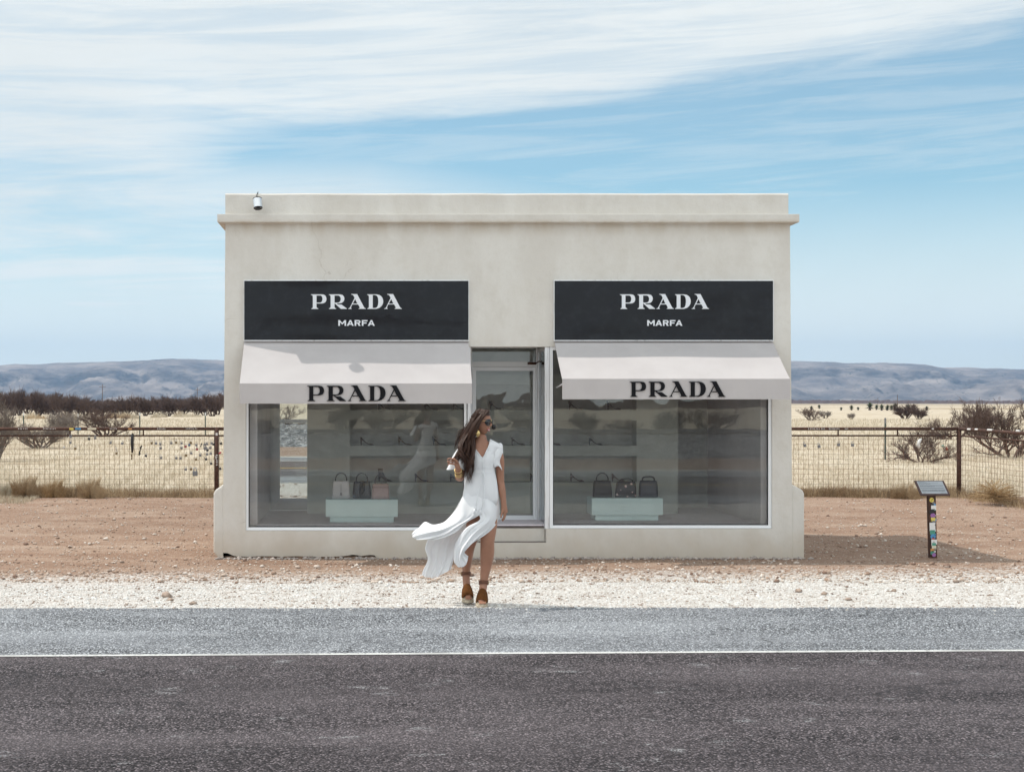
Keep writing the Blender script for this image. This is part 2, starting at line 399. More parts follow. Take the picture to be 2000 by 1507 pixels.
def M_sign(g, b, n):
    p = geo(g); a = g.noise(p, .9, 3, .5, .6)
    x = g.n('ShaderNodeBump'); x.inputs['Strength'].default_value = .5; x.inputs['Distance'].default_value = .03
    g.set(x.inputs['Height'], a); g.set(b.inputs['Normal'], x.outputs[0])
    dst = g.noise(g.vmul(p, (1, 1, 1)), 9, 6, .65)
    g.set(b.inputs['Base Color'], g.mix(g.m('MULTIPLY', g.ss(dst, .45, .8), .4), (.007, .008, .012), (.024, .026, .034)))
    g.set(b.inputs['Roughness'], g.ss(g.noise(p, 3, 4), .3, .8, .10, .26))
sign_black = mat('sign_black', rough=.15, spec=.26, build=M_sign)
let_white = mat('letter_white', (.72, .74, .78), rough=.5)
let_black = mat('letter_black', (.008, .008, .010), rough=.7, spec=.15)
def M_awn(g, b, n):
    p = geo(g); a = g.noise(p, 2.0, 5, .6); w = g.noise(g.vmul(p, (160, 160, 160)), 1, 2)
    g.set(b.inputs['Base Color'], g.mix(g.ss(a, .3, .75), (.47, .442, .44), (.515, .488, .485)))
    bump(g, b, g.m('ADD', g.m('MULTIPLY', w, .15), g.noise(g.vmul(p, (1, 1, .4)), 3.0, 3)), .25, .01)
awn = mat('awning_canvas', rough=.85, spec=.2, build=M_awn)
inwall = mat('interior_wall', rough=.8, build=simple_var((.44, .445, .415), .12, 3))
inside = mat('interior_side', rough=.8, build=simple_var((.76, .71, .71), .05, 2))
inshelf = mat('interior_shelf', rough=.7, build=simple_var((.47, .49, .445), .07, 3))
infloor = mat('interior_carpet', rough=.95, build=simple_var((.66, .61, .65), .08, 20, 200, .3))
pedm = mat('plinth_paint', rough=.5, build=simple_var((.68, .84, .82), .03, 3))
mirm = mat('mirror', (.86, .90, .89), rough=.0, metal=1.0)
gl_win = glass('window_glass', (.965, .97, .965), .16, .8)
gl_door = glass('door_glass', (.96, .965, .96), .30, 1.6)
def M_rust(g, b, n):
    p = geo(g); a = g.noise(p, 18, 5, .7)
    g.set(b.inputs['Base Color'], g.ramp(a, [(.3, (.035, .02, .016)), (.55, (.085, .042, .03)), (.8, (.17, .085, .055))]))
rust = mat('rusty_pipe', rough=.8, spec=.3, build=M_rust)
def M_wire(g, b, n):
    p = geo(g); a = g.noise(p, 3, 4, .7)
    g.set(b.inputs['Base Color'], g.ramp(a, [(.3, (.17, .15, .13)), (.5, (.20, .105, .07)), (.75, (.28, .15, .10))]))
wirem = mat('rusty_wire', rough=.7, build=M_wire)
def M_hill(g, b, n):
    p = geo(g); x, y, z = g.sep(p)
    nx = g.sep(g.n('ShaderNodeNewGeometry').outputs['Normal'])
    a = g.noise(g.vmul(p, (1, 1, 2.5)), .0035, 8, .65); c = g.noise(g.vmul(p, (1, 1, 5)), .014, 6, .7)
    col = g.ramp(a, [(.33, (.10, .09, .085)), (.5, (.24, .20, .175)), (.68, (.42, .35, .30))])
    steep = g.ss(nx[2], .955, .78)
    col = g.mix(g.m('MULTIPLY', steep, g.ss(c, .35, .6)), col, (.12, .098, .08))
    dots = g.m('MULTIPLY', g.ss(g.voro(p, .055), .34, .14), g.ss(g.noise(p, .006, 4), .40, .62))
    col = g.mix(g.m('MULTIPLY', dots, .85), col, (.075, .075, .05))
    g.set(b.inputs['Base Color'], col); bump(g, b, c, .8, 9.0)
hillm = mat('hill', rough=1, spec=0, build=M_hill)
def M_bark(c):
    def f(g, b, n):
        p = geo(g); oi = g.n('ShaderNodeObjectInfo').outputs['Random']
        a = g.noise(p, 9, 4, .6)
        col = g.mix(g.ss(a, .3, .7), tuple(x*.7 for x in c), tuple(x*1.35 for x in c))
        g.set(b.inputs['Base Color'], g.mix(g.m('MULTIPLY', oi, .35), col, (.16, .11, .085)))
    return f
bark = mat('bark_dark', rough=.95, spec=.1, build=M_bark((.112, .078, .068)))
bark_g = mat('bark_grey', rough=.95, spec=.1, build=M_bark((.22, .19, .17)))
def M_grass(lo, hi):
    def f(g, b, n):
        p = geo(g); a = g.noise(g.vmul(p, (.8, .3, 1)), 1.0, 5, .6); c = g.noise(p, 30, 2)
        g.set(b.inputs['Base Color'], g.mix(g.ss(g.m('ADD', g.m('MULTIPLY', a, .5), g.m('MULTIPLY', c, .5)), .35, .65), lo, hi))
    return f
strawm = mat('straw', rough=.9, spec=.15, build=M_grass((.42, .35, .25), (.66, .585, .465)))
strawb = mat('straw_brown', rough=.9, spec=.15, build=M_grass((.24, .155, .085), (.56, .43, .28)))
weedm = mat('tumbleweed', rough=.9, spec=.15, build=M_grass((.26, .165, .085), (.55, .40, .23)))
yucm = mat('yucca_green', rough=.7, build=M_grass((.045, .06, .03), (.12, .14, .07)))
stonem = mat('gravel_stone', rough=.95, spec=.1, build=lambda g, b, n: g.set(b.inputs['Base Color'], g.ramp(g.sep(g.voro(geo(g), 14, out=1))[0], [(0., (.26, .19, .15)), (.16, (.50, .44, .39)), (.40, (.66, .64, .60)), (1., (.74, .73, .71))])))
stoned = mat('dirt_stone', rough=.95, spec=.1, build=lambda g, b, n: g.set(b.inputs['Base Color'], g.ramp(g.sep(g.voro(geo(g), 9, out=1))[0], [(0., (.20, .13, .10)), (.3, (.40, .29, .22)), (.7, (.56, .47, .40)), (1., (.70, .64, .58))])))
ballm = mat('ballast_stone', rough=.95, build=lambda g, b, n: (g.set(b.inputs['Base Color'], g.ramp(g.sep(g.voro(geo(g), 10, out=1))[0], [(0., (.06, .06, .065)), (.5, (.17, .17, .18)), (1., (.42, .42, .43))])), bump(g, b, g.voro(geo(g), 10), .9, .08)))
steel = mat('steel', (.35, .33, .32), rough=.4, metal=.8)
wood = mat('weathered_wood', rough=.9, build=simple_var((.13, .10, .085), .3, 3))

# ------------------------------------------------------------------ terrain
def gz(x, y):
    """ground height"""
    x = np.asarray(x, float); y = np.asarray(y, float)
    z = np.interp(y, [-60, -26, -24, -3, 0, 12.75, 15.7, 17.5, 19.3, 23, 29, 31, 90, 9000], [-.3, -.3, -.35, -.25, -.02, -.004, -.10, -.22, -.275, -.25, -.105, -.10, -.10, -.10])
    w = np.clip((y-13)/1.5, 0, 1)*np.clip((60-y)/25, 0, 1)*np.clip(1-(np.abs(x-1.8)-0)/60, 0, 1)
    z = z+w*.028*(fbm(x*.8+50, y*1.6+9, 4, 3)-.5)*2*np.clip(np.maximum(np.abs(x-1.84)-4.2, np.where(y < 19.2, (19.2-y), 0))/1.2, 0.15, 1)
    far = np.clip((y-300)/1500, 0, 1)
    return z+far*(fbm(x/300+5, y/500+5, 3, 9)-.5)*1.6
def sgrid(lo, hi, fine_lo, fine_hi, step, growth=1.16):
    a = list(np.arange(fine_lo, fine_hi+1e-6, step)); s = step
    while a[-1] < hi: s *= growth; a.append(a[-1]+s)
    s = step; b = []
    t = fine_lo
    while t > lo: s *= growth; t -= s; b.append(t)
    return np.array(b[::-1]+a)
gx = sgrid(-7600, 7600, -8, 16, .12); gy = sgrid(-1300, 5600, 12.8, 31, .10)
XX, YY = np.meshgrid(gx, gy); ZZ = gz(XX, YY)-.0
def road_e(x): return 12.76+.007*x        # pavement edge
ZZ = np.where((YY > -2.0) & (YY < road_e(XX)-.12), -.03, ZZ)
nx_, ny_ = len(gx), len(gy)
idx = np.arange(nx_*ny_).reshape(ny_, nx_)
fq = np.stack([idx[:-1, :-1], idx[:-1, 1:], idx[1:, 1:], idx[1:, :-1]], -1).reshape(-1, 4)
gr = mesh_obj('ground', np.stack([XX, YY, ZZ], -1).reshape(-1, 3), fq, gmat, smooth=True, loc=(0, 0, 0)); tag(gr, kind='structure')
def strip(name, m, f0, f1, z, x0=-400, x1=400, n=80, edge=0.0, kind='structure'):
    xs = sgrid(x0, x1, -6, 12, .04 if edge else .5, 1.1); v = []; f = []
    e = (fbm(xs*3, xs*0+2, 4, 21)-.5)*edge*2 if edge else xs*0
    for i, x in enumerate(xs): v += [(x, f0(x), z), (x, f1(x)+e[i], z)]
    for i in range(len(xs)-1): f.append((2*i, 2*i+2, 2*i+3, 2*i+1))
    o = mesh_obj(name, v, f, m, loc=(0, 0, 0)); tag(o, kind=kind); return o
ln = lambda x: 10.40+.031*(x-.2)
strip('road', asph, lambda x: ln(x)-7.3, lambda x: ln(x)+.05, 0.0)
strip('road_shoulder', shou, lambda x: ln(x)+.05, road_e, 0.0, edge=.035)
strip('road_shoulder', shou, lambda x: .6, lambda x: ln(x)-7.3, 0.0)
strip('road_marking', wline, lambda x: ln(x)-.012, lambda x: ln(x)+.05, .004)
strip('road_marking', wline, lambda x: ln(x)-7.3, lambda x: ln(x)-7.2, .004)
strip('road_marking', yline, lambda x: ln(x)-3.75, lambda x: ln(x)-3.65, .004)
strip('road_marking', yline, lambda x: ln(x)-3.55, lambda x: ln(x)-3.45, .004)

# railway bank and track across the road (seen in the shop's mirror and glass)
mb = MB(); xs = np.linspace(-120, 120, 121)
prof = [(-15.0, -.34), (-17.2, .55), (-20.4, .55), (-22.8, -.34)]
mb.loft([[(x, y+.05*math.sin(x*3), z) for y, z in prof] for x in xs], cap=False, closed=False)
tag(mb.build('railway_bank', ballm, smooth=False), kind='structure')
rt = thing('railway_track', 'steel railway track on grey ballast across the road, seen in the mirror', 'railway track', (0, -18.8, .55))
mb = MB()
for y in (-18.1, -19.53): mb.box(-120, 120, y-.035, y+.035, .62, .74)
mb.build('rail', steel, rt)
mb = MB()
for x in np.arange(-40, 40, .55): mb.box(x, x+.22, -20.1, -17.5, .5, .61)
tag(mb.build('sleeper', wood, rt), kind='stuff')

# mountains on the skyline
def ridge_z(x):
    px = x/6200*F+PX
    py = np.interp(px, [-1500, -400, 0, 120, 240, 340, 440, 900, 1550, 1640, 1730, 1800, 1830, 1880, 2000, 2600, 3600], [735, 722, 714, 709, 706, 701, 703, 700, 706, 709, 709, 713, 718, 718.5, 722, 735, 750])
    return (PY-py)/F*6200+CZ
hx = np.concatenate([np.arange(-7000, -1900, 60), np.arange(-1900, -500, 9), np.arange(-500, 1700, 40), np.arange(1700, 3300, 9), np.arange(3300, 8500, 60)]); hy = np.concatenate([np.linspace(3600, 6400, 150), np.linspace(6450, 7100, 8)])
HX, HY = np.meshgrid(hx, hy)
warp = (fbm(HX/900, HY/900, 4, 5)-.5)*1300
t = np.clip((HY+warp*np.clip((6300-HY)/1500, 0, 1)-4100)/2050, 0, 1)
rz = ridge_z(HX)
tw = t+(fbm(HX/400+9, HY/500, 4, 31)-.5)*.10*np.sin(np.pi*t)
ter = np.interp(tw, [0, .22, .36, .395, .52, .70, .725, .90, .92, 1.0], [0, .08, .20, .38, .46, .56, .78, .84, .94, 1.0])
rav = fbm(HX/260+3, HY/700, 5, 8); rav = 1-np.abs(rav-.5)*2*2.2; rav = np.clip(rav, 0, 1)
H = rz*ter-rav*52*np.sin(np.pi*np.clip(t, 0, 1))**1.0
H += (fbm(HX/110, HY/160, 6, 14, .6)-.5)*52*np.sin(np.pi*np.clip(t, 0, .93))+ (fbm(HX/90, HY/90, 3, 2)-.5)*3
H = np.where(HY > 6300, rz*(1-(HY-6300)/2600*.6), H)
H = H*np.clip((HY-3600)/300, 0, 1)-3.0*(1-t)
n1_, n0_ = HX.shape; id2 = np.arange(n1_*n0_).reshape(n1_, n0_)
f2 = np.stack([id2[:-1, :-1], id2[:-1, 1:], id2[1:, 1:], id2[1:, :-1]], -1).reshape(-1, 4)
tag(mesh_obj('hills', np.stack([HX, HY, H], -1).reshape(-1, 3), f2, hillm, smooth=True, loc=(0, 6000, 0)), kind='structure')

# distant brush belt reading as one dark line
def belt(name, y0, x0, x1, h, n, seed, w=2.2):
    r = np.random.RandomState(seed); x = r.uniform(x0, x1, n); y = y0+r.uniform(-1, 1, n)*y0*.05; s = r.uniform(.6, 1.2, n)*h
    base = np.array([[-1, -.6, 0], [1, -.6, 0], [1.1, .6, 0], [-1, .6, 0], [-.5, -.3, .8], [.4, -.4, 1], [.6, .3, .7], [-.3, .4, .95]])
    v = base[None]*np.stack([s*w, s*w, s], -1)[:, None, :]*(1+.35*r.uniform(-1, 1, (n, 8, 1)))+np.stack([x, y, gz(x, y)-.1], -1)[:, None, :]
    q = np.array([[0, 1, 5, 4], [1, 2, 6, 5], [2, 3, 7, 6], [3, 0, 4, 7], [4, 5, 6, 7]])
    f = (q[None]+(np.arange(n)*8)[:, None, None]).reshape(-1, 4)
    return tag(mesh_obj(name, v.reshape(-1, 3), f, bark, loc=(0, y0, 0)), kind='stuff')
belt('distant_brush', 1900, -900, 1500, 3.4, 3000, 5)

# ------------------------------------------------------------------ shop building
YF = 19.31
X0, X1 = wx(436, YF), wx(1547, YF)
ZB = -.31
zt = lambda py: wz(py, YF)
shop = thing('shop_building', 'small beige stucco desert shop with flat parapet roof and two display windows', 'building', ((X0+X1)/2, YF, ZB))
def wall_cells(xs, zs, holes, y0, y1, sub=None):
    """solid wall slab in the x-z plane with rectangular openings, one closed mesh"""
    xs = sorted(set(round(a, 5) for a in xs)); zs = sorted(set(round(a, 5) for a in zs))
    def solid(i, j):
        if i < 0 or j < 0 or i >= len(xs)-1 or j >= len(zs)-1: return False
        cx, cz = (xs[i]+xs[i+1])/2, (zs[j]+zs[j+1])/2
        return not any(a < cx < b and c < cz < d for a, b, c, d in holes)
    vi = {}; v = []; f = []
    def V(i, j, k):
        if (i, j, k) not in vi: vi[(i, j, k)] = len(v); v.append((xs[i], (y0, y1)[k], zs[j]))
        return vi[(i, j, k)]
    for i in range(len(xs)-1):
        for j in range(len(zs)-1):
            if not solid(i, j): continue
            f.append((V(i, j, 0), V(i+1, j, 0), V(i+1, j+1, 0), V(i, j+1, 0)))
            f.append((V(i, j, 1), V(i, j+1, 1), V(i+1, j+1, 1), V(i+1, j, 1)))
            if not solid(i-1, j): f.append((V(i, j, 0), V(i, j+1, 0), V(i, j+1, 1), V(i, j, 1)))
            if not solid(i+1, j): f.append((V(i+1, j, 0), V(i+1, j, 1), V(i+1, j+1, 1), V(i+1, j+1, 0)))
            if not solid(i, j-1): f.append((V(i, j, 0), V(i, j, 1), V(i+1, j, 1), V(i+1, j, 0)))
            if not solid(i, j+1): f.append((V(i, j+1, 0), V(i+1, j+1, 0), V(i+1, j+1, 1), V(i, j+1, 1)))
    return v, f
ZT = zt(436)                     # wall top below the cornice
zhead = zt(677); zsL, zsR = zt(1036), zt(1032)
xL0, xL1 = wx(480, YF), wx(914, YF); xR0, xR1 = wx(1064, YF), wx(1508, YF)
zfloor = .174
holes = [(xL0, xL1, zsL, zhead), (xR0, xR1, zsR, zhead), (xL1-.001, xR0+.001, wz(1059, YF), zhead)]
xs = list(np.arange(X0, X1, .06))+[X1, xL0, xL1, xR0, xR1, wx(932, YF)]
holes[2] = (wx(932, YF), wx(1067, YF), wz(1059, YF), zhead)
xs.append(wx(1067, YF))
holes.append((xL1-.001, wx(932, YF)+.001, zt(1033), zhead))
zs = [ZB, ZB+.07, zsL, zsR, zhead, ZT, wz(1059, YF), zt(1033)]+list(np.arange(ZB+.3, ZT, .3))
v, f = wall_cells(xs, zs, holes, YF, YF+.20)
v = np.array(v)
# battered sides and a broken bottom edge at the left corner
cx = (X0+X1)/2
tt = np.clip((v[:, 2]-.6)/3.8, 0, 1); side = (np.abs(v[:, 0]-cx) > (X1-X0)/2-.01)
v[:, 0] = np.where(side, v[:, 0]-np.sign(v[:, 0]-cx)*.030*tt, v[:, 0])
bot = v[:, 2] < ZB+.01
er = np.where(v[:, 0] < .1, .03+.075*fbm(v[:, 0]*4.2, v[:, 0]*0, 4, 31)+np.clip((-1.8-v[:, 0])*.35, 0, .05), .022*fbm(v[:, 0]*4, v[:, 0]*0, 3, 5))
v[bot, 2] += er[bot]; 
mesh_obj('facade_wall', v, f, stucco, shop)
mb = MB(); mb.box(X0+.03, wx(926, YF), YF+.010, YF+.19, ZB-.15, ZB+.09); mb.box(wx(926, YF), X1-.05, YF+.05, YF+.19, ZB-.15, ZB-.01)
mb.build('footing', mat('footing_dirt', rough=1, build=simple_var((.22, .15, .11), .35, 12, 30, .8, .02)), shop)
YBK = 22.82
mb = MB()
for s, xa in ((-1, X0+.004), (1, X1-.004)):
    rings = []
    for z, off in ((ZB-.1, 0), (.6, 0), (ZT, .03)):
        a = xa-s*off; b = xa-s*.26
        rings.append([(a, YF+.2, z), (b, YF+.2, z), (b, YBK, z), (a, YBK, z)] if s > 0 else [(b, YF+.2, z), (a, YF+.2, z), (a, YBK, z), (b, YBK, z)])
    mb.loft(rings)
mb.box(X0+.264, X1-.264, YBK-.2, YBK, ZB-.1, ZT)
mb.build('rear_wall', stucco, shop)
mb = MB(); mb.box(X0+.264, X1-.264, YF+.2, YBK-.2, 3.35, ZT); mb.build('roof', stucco, shop)
# side plinths with sloped tops
mb = MB()
for s, xa, pt, pb in ((-1, wx(434, YF), 951, 417), (1, wx(1549, YF), 951, 1571)):
    xo = wx(pb, YF); z1 = zt(957); z2 = zt(945)
    sec = [(xa-s*.02, z2), (xo-s*.02, z1), (xo, z1-.05), (xo, ZB+.02 if s > 0 else ZB+.12), (xa-s*.02, ZB-.05)]
    ring = lambda y: [(a, y, b) for a, b in (sec if s > 0 else sec)]
    mb.loft([ring(YF-.004), ring(YF+.5), ring(YBK+.05)])
    mb.build('plinth', stucco, shop, bevel=.02); mb = MB()
# cornice running round, with a chamfered underside
c = .10
def ringrect(o, z): return [(X0+.03-o, YF-o, z), (X1-.03+o, YF-o, z), (X1-.03+o, YBK+o, z), (X0+.03-o, YBK+o, z)]
mb = MB(); mb.loft([ringrect(-.03, ZT-.012), ringrect(.012, ZT-.011), ringrect(.03, ZT-.001), ringrect(c-.006, ZT), ringrect(c, ZT+.008), ringrect(c, zt(420)), ringrect(-.20, zt(420)-.0)])
mb.build('cornice', stucco, shop, bevel=.01)
# parapet: four butted walls
PT = zt(377.5); PB = zt(420)+.001; xa, xb = wx(440, YF), wx(1540, YF); w = .2
mb = MB()
n = 70; rings = []
for i in range(n+1):
    x = xa+(xb-xa)*i/n; dz = .004*(vnoise(np.array([x*2.2]), np.array([.5]), 4)[0]-.5)*2
    rings.append([(x, YF+.003, PB), (x, YF+w, PB), (x, YF+w, PT+dz), (x, YF+.02, PT+dz), (x, YF+.003, PT+dz-.02)])
mb.loft(rings)
mb.box(xa, xa+w, YF+w, YBK-w, PB, PT-.01); mb.box(xb-w, xb, YF+w, YBK-w, PB, PT-.01); mb.box(xa, xb, YBK-w, YBK, PB, PT-.01)
mb.build('parapet', stucco, shop)
# interior
iX0, iX1 = -1.55, 5.30; YI = YF+.2; YB = 22.62
mb = MB(); mb.box(X0+.262, X1-.262, YI, YBK-.202, -.1, zfloor-.02); mb.build('floor_slab', stucco, shop)
mb = MB(); mb.box(iX0, iX1, YI-.1, YB-.02, zfloor-.018, zfloor); mb.build('carpet', infloor, shop)
mb = MB(); mb.box(iX0, iX1, YI, YB-.02, 3.0, 3.06); mb.build('ceiling', inwall, shop)
mb = MB(); mb.box(X0+.262, iX0, YI, YB-.02, zfloor-.018, 3.06); mb.build('interior_side_wall', inside, shop); mb = MB(); mb.box(iX1, X1-.262, YI, YB-.02, zfloor-.018, 3.06); mb.build('interior_side_wall', inside, shop)
mb = MB(); mb.box(X0+.262, X1-.262, YB-.02, YB, zfloor-.018, 3.06); mb.build('interior_back_wall', inwall, shop)
# display wall with shelf niches
YP = 21.3
pz = lambda py: wz(py, YP)
xs = [wx(600, YP), wx(683, YP), wx(1243.5, YP), wx(1324, YP)]
bands = [(pz(941.5), pz(890)), (pz(870), pz(820)), (pz(800.5), pz(750.5)), (pz(731), pz(681))]
v, f = wall_cells(xs, [zfloor, 3.0]+[b for q in bands for b in q], [(xs[1], xs[2], a, b) for a, b in bands], YP, YP+.36)
mesh_obj('display_wall', v, f, inshelf, shop)
mb = MB(); mb.box(xs[0], xs[3], YP+.36, YP+.42, zfloor, 3.0); mb.build('niche_back', inwall, shop)
SHELF = [bands[0][0], bands[1][0], bands[2][0]]
# windows
def window(x0, x1, z0, z1, y, fr, bot, name='window', left=True, right=True):
    w_ = thing(name, None, None, ((x0+x1)/2, y, z0)); w_.parent = shop; w_.location = Vector(((x0+x1)/2, y, z0))-shop.location
    mb = MB()
    mb.box(x0, x1, y, y+.06, z0, z0+bot); mb.box(x0, x1, y, y+.06, z1-fr, z1)
    if left: mb.box(x0, x0+fr, y+.001, y+.06, z0+bot, z1-fr)
    if right: mb.box(x1-fr, x1, y+.001, y+.06, z0+bot, z1-fr)
    mb.box(x0+.01, x1-.01, y-.012, y, z0+.004, z0+.018)
    mb.build('frame', alu_w, w_, bevel=.004)
    g_ = MB(); g_.box(x0+fr*.6, x1-fr*.6, y+.030, y+.036, z0+bot*.6, z1-fr*.6)
    d_ = MB(); e = .012
    d_.box(x0+fr, x0+fr+e, y+.012, y+.029, z0+bot, z1-fr); d_.box(x1-fr-e, x1-fr, y+.012, y+.029, z0+bot, z1-fr)
    d_.box(x0+fr+e, x1-fr-e, y+.012, y+.029, z0+bot, z0+bot+e)
    d_.build('gasket', dark_gap, w_)
    return w_, g_
wl, g_ = window(xL0, wx(911.5, YF), zsL, zhead, YF+.02, .035, .045)
g_.build('pane', gl_win, wl)
wr, g_ = window(wx(1074, YF), xR1, zsR, zhead, YF+.02, .045, .045)
g_.build('pane', gl_win, wr)
# corner posts, the door recess and its side glass
YD = 20.23; dz = lambda py: wz(py, YD)
rw = thing('window', 'narrow side window of the door recess', None); rw.parent = shop; rw.location = Vector((xR0, YF+.5, zsR))-shop.location
xr = wx(1064.5, YF)
mb = MB()
mb.box(xr, wx(1073.5, YF), YF+.021, YF+.085, zsR, zhead)
mb.box(xr+.002, xr+.055, YD-.06, YD+.03, zsR-.02, zhead); mb.box(xr+.001, xr+.05, YF+.085, YD-.06, zsR-.015, zsR+.045)
mb.box(xr+.001, xr+.05, YF+.085, YD-.06, zhead-.05, zhead)
mb.build('frame', alu, rw, bevel=.004)
mb = MB(); mb.box(xr+.02, xr+.026, YF+.085, YD-.06, zsR+.045, zhead-.05); mb.build('pane', gl_win, rw)
lw = thing('window', 'left side window of the door recess', None); lw.parent = shop; lw.location = Vector((xL1, YF+.5, zsL))-shop.location
xl = wx(914, YF)
mb = MB()
mb.box(xl-.005, xl+.04, YF+.021, YF+.085, zsR, zhead); mb.box(xl-.004, xl+.039, YD-.06, YD+.03, zsR-.02, zhead)
mb.box(xl-.004, xl+.039, YF+.085, YD-.06, zsR-.015, zsR+.045); mb.box(xl-.004, xl+.039, YF+.085, YD-.06, zhead-.05, zhead)
mb.build('frame', alu, lw, bevel=.004)
mb = MB(); mb.box(xl+.01, xl+.016, YF+.085, YD-.06, zsR+.045, zhead-.05); mb.build('pane', gl_win, lw)
door = thing('door', None, None); door.parent = shop; door.location = Vector((wx(990, YD), YD, dz(1018)))-shop.location
mb = MB()   # door frame with transom
dl, dr = xl+.041, xr
mb.box(dl, wx(922, YD), YD-.02, YD+.06, dz(1018), dz(680)); mb.box(wx(1047, YD), dr, YD-.02, YD+.06, dz(1018), dz(680))
mb.box(wx(922, YD), wx(1047, YD), YD-.022, YD+.06, dz(716), dz(706))
mb.box(dl, dr, YD-.02, YD+.06, dz(680), zhead+.05)
for k, a in enumerate((1049.5, 1053, 1056.5)): mb.box(wx(a, YD), wx(a+1.4, YD), YD-.032, YD-.02, dz(1018), dz(680))
mb.build('door_frame', alu_w, door, bevel=.003)
mb = MB()
a, b = wx(922.5, YD), wx(1046.5, YD)
mb.box(a, wx(930, YD), YD, YD+.045, dz(1017), dz(716.5)); mb.box(wx(1041, YD), b, YD, YD+.045, dz(1017), dz(716.5))
mb.box(wx(930, YD), wx(1041, YD), YD+.001, YD+.045, dz(1017), dz(1006)); mb.box(wx(930, YD), wx(1041, YD), YD+.001, YD+.045, dz(724), dz(716.5))
mb.build('door_leaf', alu_w, door, bevel=.003)
mb = MB(); mb.box(wx(930, YD), wx(1041, YD), YD+.02, YD+.026, dz(1006), dz(724)); mb.build('pane', gl_door, door)
mb = MB(); mb.box(wx(922, YD), wx(1047, YD), YD+.02, YD+.026, dz(706), dz(680)); mb.build('transom_pane', gl_door, door)
mb = MB(); mb.box(wx(1030, YD), wx(1046, YD), YD-.07, YD-.022, dz(712), dz(707)); mb.tube([P(1045, 711, YD-.05), P(1053, 705, YD-.22), P(1060, 710, YD-.1)], .008, 6); mb.build('door_closer', rust, door)
mb = MB(); mb.tube([P(936, 905, YD-.05), P(936, 860, YD-.05)], .011, 8); mb.tube([P(936, 905, YD-.05), P(936, 905, YD+.0)], .009, 6); mb.tube([P(936, 860, YD-.05), P(936, 860, YD+.0)], .009, 6); mb.build('handle', alu, door, smooth=True)
# recess floor, soffit and step
dirtc = mat('worn_concrete', rough=.9, build=simple_var((.15, .125, .115), .3, 5, 40, .4))
mb = MB(); mb.box(xl-.002, xr+.002, YF+.202, YD+.06, -.1, dz(1018)-.002); mb.box(wx(933, YF), wx(1066, YF), YF+.115, YF+.2018, dz(1018)-.02, dz(1018)-.002); mb.build('threshold', dirtc, shop)
mb = MB(); mb.box(wx(932, YF)+.003, wx(1067, YF)-.003, YF+.002, YF+.119, wz(1059, YF)-.0, wz(1059, YF)+.006); mb.build('step_tread', dirtc, shop)
mb = MB(); mb.box(xl+.04, xr, YF+.2, YD+.05, zhead+.051, zhead+.07); mb.build('soffit', stucco, shop)
mb = MB(); mb.box(wx(932, YF)+.003, wx(1067, YF)-.003, YF+.12, YF+.2015, zt(1059)-.02, dz(1018)-.021); mb.build('step', stucco, shop, bevel=.012)

# ------------------------------------------------------------------ lettering
GP = [[(95,125),(320,125),(360,131),(390,153),(405,185),(410,215),(405,250),(387,280),(354,297),(320,303),(208,303),(208,370),(216,388),(245,401),(245,410),(105,410),(105,401),(128,388),(133,370),(133,165),(127,146),(95,133)],[(208,148),(290,148),(312,162),(325,190),(328,215),(322,250),(308,272),(285,286),(208,286)]]
GR_ = [[(458,125),(690,125),(735,138),(762,170),(772,205),(765,245),(745,274),(715,292),(680,299),(612,303),(640,322),(712,324),(820,402),(820,409),(700,409),(580,306),(572,306),(572,370),(578,388),(605,401),(605,409),(458,409),(458,401),(485,388),(492,370),(492,165),(485,146),(458,133)],[(572,148),(650,148),(678,163),(693,192),(696,215),(690,250),(672,275),(640,287),(572,287)]]
GA = [[(907,119),(1028,119),(1165,370),(1180,390),(1203,401),(1203,409),(1058,409),(1058,402),(1080,391),(1080,378),(1048,322),(930,322),(903,378),(903,391),(917,402),(917,409),(848,409),(848,402),(870,394),(885,378),(976,196),(955,152),(935,134),(907,127)],[(988,218),(1032,306),(940,306)]]
GD = [[(1230,125),(1420,125),(1470,134),(1510,157),(1538,190),(1552,235),(1554,270),(1545,315),(1520,355),(1480,387),(1430,404),(1400,409),(1232,409),(1232,401),(1258,388),(1265,370),(1265,165),(1258,146),(1230,133)],[(1343,137),(1385,137),(1420,150),(1440,175),(1452,210),(1455,270),(1450,330),(1435,365),(1412,385),(1385,392),(1343,392)]]
GA2 = [[(x+727, y) for x, y in q] for q in GA]
def word1(x0, x1, ztop, zbot):
    k = (x1-x0)/1835; kz = (ztop-zbot)/284
    return [[[(x0+(x-95)*k, zbot+(409-y)*kz) for x, y in q] for q in gl] for gl in (GP, GR_, GA, GD, GA2)]
GM = [[(345,250),(395,250),(475,340),(550,250),(600,250),(600,437),(550,437),(550,322),(484,390),(468,390),(400,318),(400,437),(345,437)]]
Ga = [[(620,437),(720,250),(765,250),(852,437),(796,437),(778,400),(700,400),(680,437)],[(741,302),(764,362),(712,362)]]
Gr = [[(880,250),(1020,250),(1055,264),(1072,292),(1070,325),(1052,350),(1030,358),(1074,437),(1012,437),(975,364),(932,364),(932,437),(880,437)],[(932,289),(1008,289),(1022,300),(1020,316),(1005,327),(932,327)]]
Gf = [[(1115,250),(1303,250),(1303,290),(1168,290),(1168,325),(1272,325),(1272,364),(1168,364),(1168,437),(1115,437)]]
Ga2 = [[(x+687, y) for x, y in q] for q in Ga]
def word2(x0, x1, ztop, zbot):
    k = (x1-x0)/1194; kz = (ztop-zbot)/187
    return [[[(x0+(x-345)*k, zbot+(437-y)*kz) for x, y in q] for q in gl] for gl in (GM, Ga, Gr, Gf, Ga2)]
def letters(words, m, y, parent, name='letter'):
    for gl in words: poly_mesh(name, gl, m, y, .006, parent)

